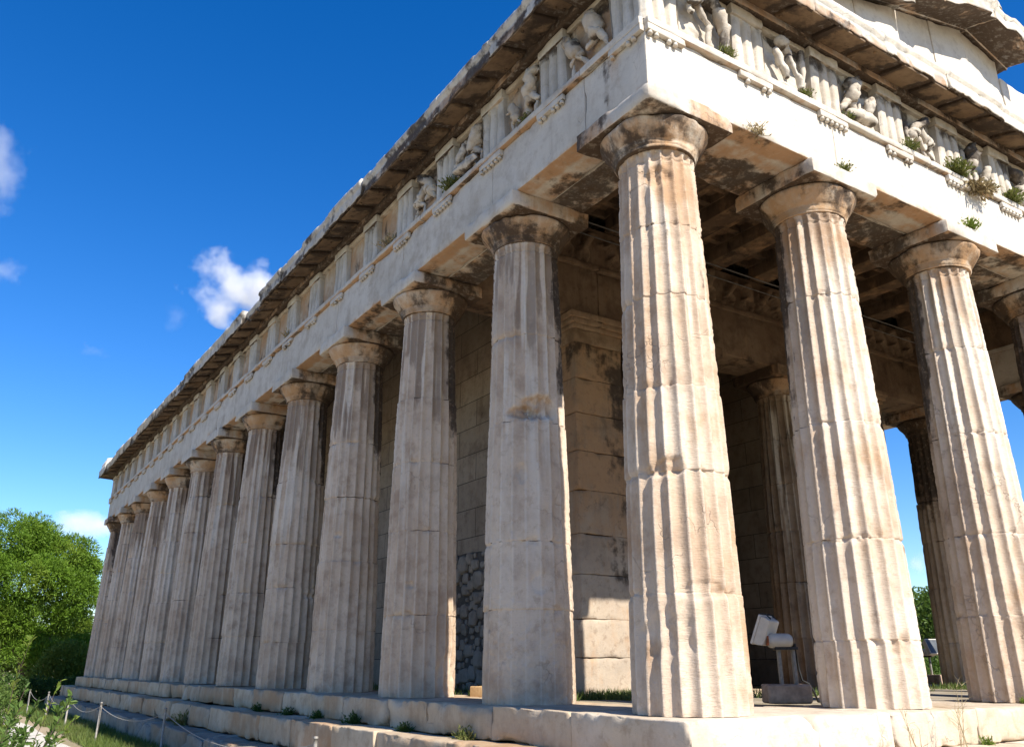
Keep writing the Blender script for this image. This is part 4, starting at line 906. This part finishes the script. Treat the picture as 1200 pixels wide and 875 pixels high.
# plants growing in the masonry -------------------------------------------
PLANTS = [
 ((-.53, 3.44, 6.55), 70, .20, 'weed', 'round dark green weed on the flank ledge above the second column', 0),
 ((-.50, 1.62, 6.55), 40, .13, 'weed', 'small withered weed beside the carved flank figure nearest the corner', .2),
 ((-.50, 5.47, 6.55), 60, .22, 'drystem', 'dry brown weed filling a flank panel above the third column', 0),
 ((-.50, 10.2, 6.55), 50, .18, 'drystem', 'grey dry weed on the flank ledge far down the colonnade', 0),
 ((.66, -.535, 6.55), 60, .13, 'weed', 'bright green weed at the foot of the carving nearest the temple corner', 0),
 ((1.95, -.535, 6.55), 45, .12, 'weed', 'small green weed on the front ledge below the second carved panel', 0),
 ((2.72, -.535, 6.55), 30, .10, 'weed', 'tiny green weed right of the third front triglyph', 0),
 ((3.94, -.535, 6.55), 60, .16, 'weed', 'yellow green weed on the front ledge below the carved panel with a rounded lump', 0),
 ((5.0, -.535, 6.55), 140, .24, 'weed', 'big bushy weed on the front ledge above the third front column', 0),
 ((5.35, -.56, 6.50), 120, .30, 'drystem', 'hanging dry brown weed trailing over the front ledge', 1.1),
 ((6.35, -.535, 6.55), 110, .21, 'weed', 'leafy green weed at the right end of the front ledge', 0),
 ((5.75, -.535, 6.55), 60, .15, 'weed', 'green weed between the bushy weed and the right end of the front ledge', 0),
 ((2.45, -.545, 5.715), 45, .13, 'weed', 'green weed on the capital of the second front column', 0),
 ((5.03, -.545, 5.715), 60, .18, 'yellowgreen', 'yellow flowering weed on the capital of the third front column', 0),
 ((1.02, -.52, 5.72), 26, .16, 'drystem', 'bare twiggy weed beside the corner capital on the front beam', .2)]
for k, (p, n, h, m_, lab, dr) in enumerate(PLANTS):
    tuft('weed', p, lab, 'plant', 100 + k, n * 2, h, m_, 'weeds growing on the masonry', dr, .010 if h > .15 else .008, rz=R(90) if p[0] < -.4 else 0)
lowp = [((-.70, 9.3, -.33), .15, 'dark tuft in the step joint below the fifth flank column'), ((-.72, 7.8, -.33), .15, 'dark tuft in the step joint right of the fifth flank column'), ((-.70, 6.6, -.33), .16, 'dark tuft in the step joint below the fourth flank column'),
        ((-.72, 5.3, -.33), .18, 'dark tuft in the step joint left of the third flank column'), ((-.72, 3.85, -.33), .13, 'dark tuft in the step joint below the third flank column'), ((-.71, 2.5, -.33), .16, 'green tuft in the step joint below the second flank column'), ((-1.12, 12.5, -.70), .30, 'wide green tuft on the lower step below the sixth flank column')]
for k, (p, h, lab) in enumerate(lowp): tuft('weed', p, lab, 'plant', 200 + k, 110, h, 'weed' if k > 4 else 'hedge', 'tufts in the step joints', 0, .008, rz=R(90))
tuft('weed', (3.02, -.70, -.325), 'tiny yellow weed at the foot of the front step', 'plant', 231, 40, .10, 'yellowgreen')
tuft('weed', (4.55, -.30, 0.0), 'tiny yellow green weed beside the foot of the third front column', 'plant', 232, 40, .07, 'yellowgreen')
def stalks(base, label, seed, n, h):
    r_ = np.random.default_rng(seed); mb = MB()
    for k in range(n):
        t = np.linspace(0, 1, 8)[:, None]; d = np.array([r_.uniform(-.3, .3), r_.uniform(-.2, .2), 1.0]); hh = h * r_.uniform(.5, 1.1); p = t * d * hh + .03 * np.sin(t * 4 + k) * np.array([1, .5, 0]); p[:, :2] += r_.uniform(-.06, .06, 2)
        mb.add(*tube(p, np.linspace(.0035, .0012, 8), 4))
        for q in range(7):
            i = r_.integers(2, 8); e = p[i] + np.array([r_.uniform(-.10, .10), r_.uniform(-.08, .08), r_.uniform(.03, .12)]) * h * 1.6; mb.add(*tube([p[i], (p[i] + e) / 2 + .008, e], [.0018, .0013, .001], 4))
    return tag(mb.build('dry_stalk_plant', M['drystem'], None, True, base), label, 'plant')
stalks((2.25, -.92, -.33), 'tall dry branching stalks before the sunlit front step at the right', 1, 5, .62)
stalks((1.62, -.90, -.33), 'thin pale dry stalks left of the tall branching stalks', 2, 4, .36)

# ------------------------------------------------------------------ rope barrier along the path
posts = [(-1.74, 3.94), (-1.72, 11.24), (-2.2, 15.0), (-2.24, 19.6), (-2.25, 23.8), (-2.42, 27.4)]
PN = ['nearest the viewer below the third column', 'second from the viewer beside the lowest step', 'third from the viewer in the grass strip', 'fourth from the viewer in the grass strip', 'fifth from the viewer near the far end of the path', 'farthest from the viewer before the dark hedge']
gz = lambda x_, y_: -1.09 + .05 * fbm(np.array([[x_, y_, 0.]]), .5, 3, 5)[0]
tops = []
def make_post():
    root = empty('rope_post')
    MB().add(*tube([(0, 0, -.15), (0, 0, .70), (0, 0, .752)], [.021, .021, .021], 14)).build('pole', M['metal'], root)
    V, F = lathe([(.0, .753), (.024, .754), (.026, .760), (.026, .772), (.021, .780), (.001, .783)], 14); MB().add(V, F).build('cap', M['metal'], root)
    t = np.linspace(0, 2 * np.pi, 13); MB().add(*tube(np.stack([.034 + .014 * np.cos(t), 0 * t, .70 + .014 * np.sin(t)], 1), .0035, 6)).build('eyelet', M['metal'], root)
    return root
p0 = make_post()
def copy_tree(o, parent=None):
    c = o.copy(); COL.objects.link(c); c.parent = parent
    for ch in o.children: copy_tree(ch, c)
    return c
allp = [p0] + [copy_tree(p0) for _ in posts[1:]]
for k, (o, (x_, y_)) in enumerate(zip(allp, posts)):
    z = gz(x_, y_); o.location = (x_, y_, z); lean = (random.uniform(-.04, .04), random.uniform(.0, .06)); o.rotation_euler = (lean[0], lean[1], R(80))
    tag(o, 'thin grey metal rope post, ' + PN[k], 'post', 'rope posts along the path'); tops.append(np.array([x_ + .70 * math.sin(lean[1]) * .2, y_, z + .70]))
RL = ['between the two rope posts nearest the viewer', 'between the second and third rope posts', 'between the third and fourth rope posts', 'between the fourth and fifth rope posts', 'between the two farthest rope posts']
for k in range(5):
    t = np.linspace(0, 1, 30)[:, None]; p = tops[k] * (1 - t) + tops[k + 1] * t; p[:, 2] -= (.20 if k else .26) * 4 * (t * (1 - t))[:, 0]
    tag(MB().add(*tube(p, .006, 6)).build('rope', M['rope']), 'thin grey rope sagging ' + RL[k], 'rope', 'ropes of the barrier')

# ------------------------------------------------------------------ floodlights
def bxx(lo, hi, r=.01): return rbox(lo, hi, .2, r, 0, 0, 1)
def floodlight(loc, rz, label, full=True):
    root = tag(empty('floodlight', loc, rz), label, 'floodlight', 'floodlights among the columns')
    V, F = rbox((-.245, -.16, 0), (.235, .16, .20), .05, .03, .03, .004, 3); MB().add(V, F).build('concrete_base', M['concrete'], root)
    for px in (-.045, .115): MB().add(*bxx((px - .017, -.03, .19), (px + .017, .03, .58), .004)).build('post', M['metal'], root)
    # tapering housing: rim, shell, glass
    ax_ = np.array([-.76, .52, .39]); ax_ /= np.linalg.norm(ax_); sd_ = np.cross([0, 0, 1.], ax_); sd_ /= np.linalg.norm(sd_); up = np.cross(ax_, sd_); c0 = np.array([-.185, .05, .765])
    def ring(d, h, w_, rr=.03):
        t = []
        for (sx, sy) in ((1, 1), (-1, 1), (-1, -1), (1, -1)):
            for a in np.linspace(0, np.pi / 2, 4):
                ca, sa = (np.cos(a), np.sin(a)); q = {(1, 1): (ca, sa), (-1, 1): (-sa, ca), (-1, -1): (-ca, -sa), (1, -1): (sa, -ca)}[(sx, sy)]
                t.append(c0 + ax_ * d + up * (sx * (h - rr) + rr * q[0]) + sd_ * (sy * (w_ - rr) + rr * q[1]))
        return np.array(t)
    def loft(rings):
        n = len(rings[0]); V = np.concatenate(rings); m = len(rings); i = np.arange(m - 1)[:, None] * n + np.arange(n)[None, :]; j = np.arange(m - 1)[:, None] * n + (np.arange(n)[None, :] + 1) % n
        return V, [np.stack([i.ravel(), j.ravel(), (j + n).ravel(), (i + n).ravel()], 1)[:, ::-1], np.arange(n)[None, :], ((m - 1) * n + np.arange(n))[None, ::-1]]
    MB().add(*loft([ring(.0, .158, .185, .012), ring(-.05, .154, .181, .012), ring(-.095, .142, .169, .012), ring(-.102, .134, .161, .010)])).build('housing', M['lamp'], root, False)
    MB().add(*loft([ring(.03, .166, .193, .012), ring(.004, .168, .195, .012), ring(.001, .160, .187, .012)])).build('rim', M['lamp'], root, False)
    MB().add(*loft([ring(.033, .148, .175, .01), ring(.0305, .148, .175, .01)])).build('glass', M['glass'], root, False)
    for sy in (-.1, .1): MB().add(*tube([c0 + ax_ * .03 + up * .178 + sd_ * sy, c0 - ax_ * .02 + up * .185 + sd_ * sy, c0 - ax_ * .085 + up * .158 + sd_ * sy], .007, 6)).build('latch', M['lampdark'], root)
    # ballast box, bracket
    t = np.linspace(-.165, .105, 10); rr = np.array([.060, .075, .078, .078, .078, .078, .078, .078, .075, .058])
    V, F = tube(np.stack([t, 0 * t - .02, 0 * t + .650], 1), rr, 20); V[:, 1] = -.02 + (V[:, 1] + .02) * 1.25; MB().add(V, F).build('ballast_box', M['lamp'], root)
    MB().add(*bxx((-.185, -.10, .60), (-.166, .06, .70), .004)).build('end_bracket', M['lampred'], root)
    mb = MB(); mb.add(*bxx((-.10, -.075, .555), (.155, .035, .585), .004))
    for sx in (-.07, .12): mb.add(*bxx((sx, -.07, .584), (sx + .02, .03, .62), .003))
    mb.build('bracket', M['lampdark'], root)
    MB().add(*tube([(.15, .02, .56), (.17, .03, .35), (.19, .02, .235), (.26, .02, .20), (.31, .03, .12), (.35, .05, .02), (.46, .10, .008), (.6, .25, .008)], .013, 7)).build('cable', M['cable'], root)
    return root
floodlight((2.63, 1.24, -.015), -.5716, 'grey floodlight on a concrete foot between the corner column and the second front column')
floodlight((13.0, 6.1, -.01), 1.9, 'dark far floodlight at the edge of the far colonnade before the green trees')
b = MB(); V, F = rbox((-.20, -.12, 0), (.14, .12, .14), .05, .015, .04, .004, 9); b.add(V, F); o = b.build('stone_block', M['orangestone'], None, True, (.93, 4.82, -.02)); o.rotation_euler = (0, 0, .4)
tag(o, 'small orange stone block lying beside the second flank column', 'stone')

# ------------------------------------------------------------------ clouds
def cloudmat():
    m = bpy.data.materials.new('cloud_vapour'); m.use_nodes = True; t = m.node_tree; t.nodes.clear(); out = t.nodes.new('ShaderNodeOutputMaterial')
    tc = t.nodes.new('ShaderNodeTexCoord'); g = t.nodes.new('ShaderNodeNewGeometry')
    ln = t.nodes.new('ShaderNodeVectorMath'); ln.operation = 'LENGTH'; t.links.new(tc.outputs['Object'], ln.inputs[0])
    nz = t.nodes.new('ShaderNodeTexNoise'); nz.inputs['Scale'].default_value = .022; nz.inputs['Detail'].default_value = 6; nz.inputs['Roughness'].default_value = .62; t.links.new(g.outputs['Position'], nz.inputs['Vector'])
    a = t.nodes.new('ShaderNodeMath'); a.operation = 'MULTIPLY_ADD'; t.links.new(nz.outputs['Fac'], a.inputs[0]); a.inputs[1].default_value = 3.2; a.inputs[2].default_value = -1.35
    s_ = t.nodes.new('ShaderNodeMath'); s_.operation = 'SUBTRACT'; t.links.new(a.outputs[0], s_.inputs[0]); t.links.new(ln.outputs['Value'], s_.inputs[1])
    o2 = t.nodes.new('ShaderNodeMath'); o2.operation = 'ADD'; t.links.new(s_.outputs[0], o2.inputs[0]); o2.inputs[1].default_value = .38
    mr = t.nodes.new('ShaderNodeMapRange'); t.links.new(o2.outputs[0], mr.inputs[0]); mr.inputs[1].default_value = 0; mr.inputs[2].default_value = .75; mr.inputs[3].default_value = 0
    at = t.nodes.new('ShaderNodeAttribute'); at.attribute_type = 'OBJECT'; at.attribute_name = 'thick'; t.links.new(at.outputs['Fac'], mr.inputs[4])
    v = t.nodes.new('ShaderNodeVolumePrincipled'); v.inputs['Color'].default_value = (.995, .985, .97, 1); v.inputs['Anisotropy'].default_value = .0
    t.links.new(mr.outputs[0], v.inputs['Density']); t.links.new(v.outputs[0], out.inputs['Volume']); return m
CM = cloudmat()
import bmesh
for c, s_, th_, lab in [((203, 870, 388), (66, 46, 50), .07, 'puffy white cloud touching the temple roofline'),
                        ((-42, 894, 470), (44, 34, 60), .016, 'soft white cloud cut by the left edge of the picture'),
                        ((-14, 894, 362), (44, 28, 17), .018, 'small flat cloud low at the left edge of the picture'),
                        ((100, 889, 124), (46, 30, 15), .06, 'low white cloud just above the pine beside the far column'),
                        ((757, 475, 86), (34, 30, 16), .045, 'low white cloud seen between the front columns'),
                        ((148, 881, 340), (20, 14, 28), .010, 'faint wisp of cloud left of the puffy white cloud'),
                        ((75, 891, 294), (24, 14, 12), .014, 'tiny faint cloud in the open blue sky')]:
    bm = bmesh.new(); bmesh.ops.create_icosphere(bm, subdivisions=3, radius=1.0); me = bpy.data.meshes.new('cloud'); bm.to_mesh(me); bm.free()
    o = bpy.data.objects.new('cloud', me); COL.objects.link(o); me.materials.append(CM); o.location = c; o.scale = s_; o['thick'] = th_
    tag(o, lab, 'cloud', 'clouds')
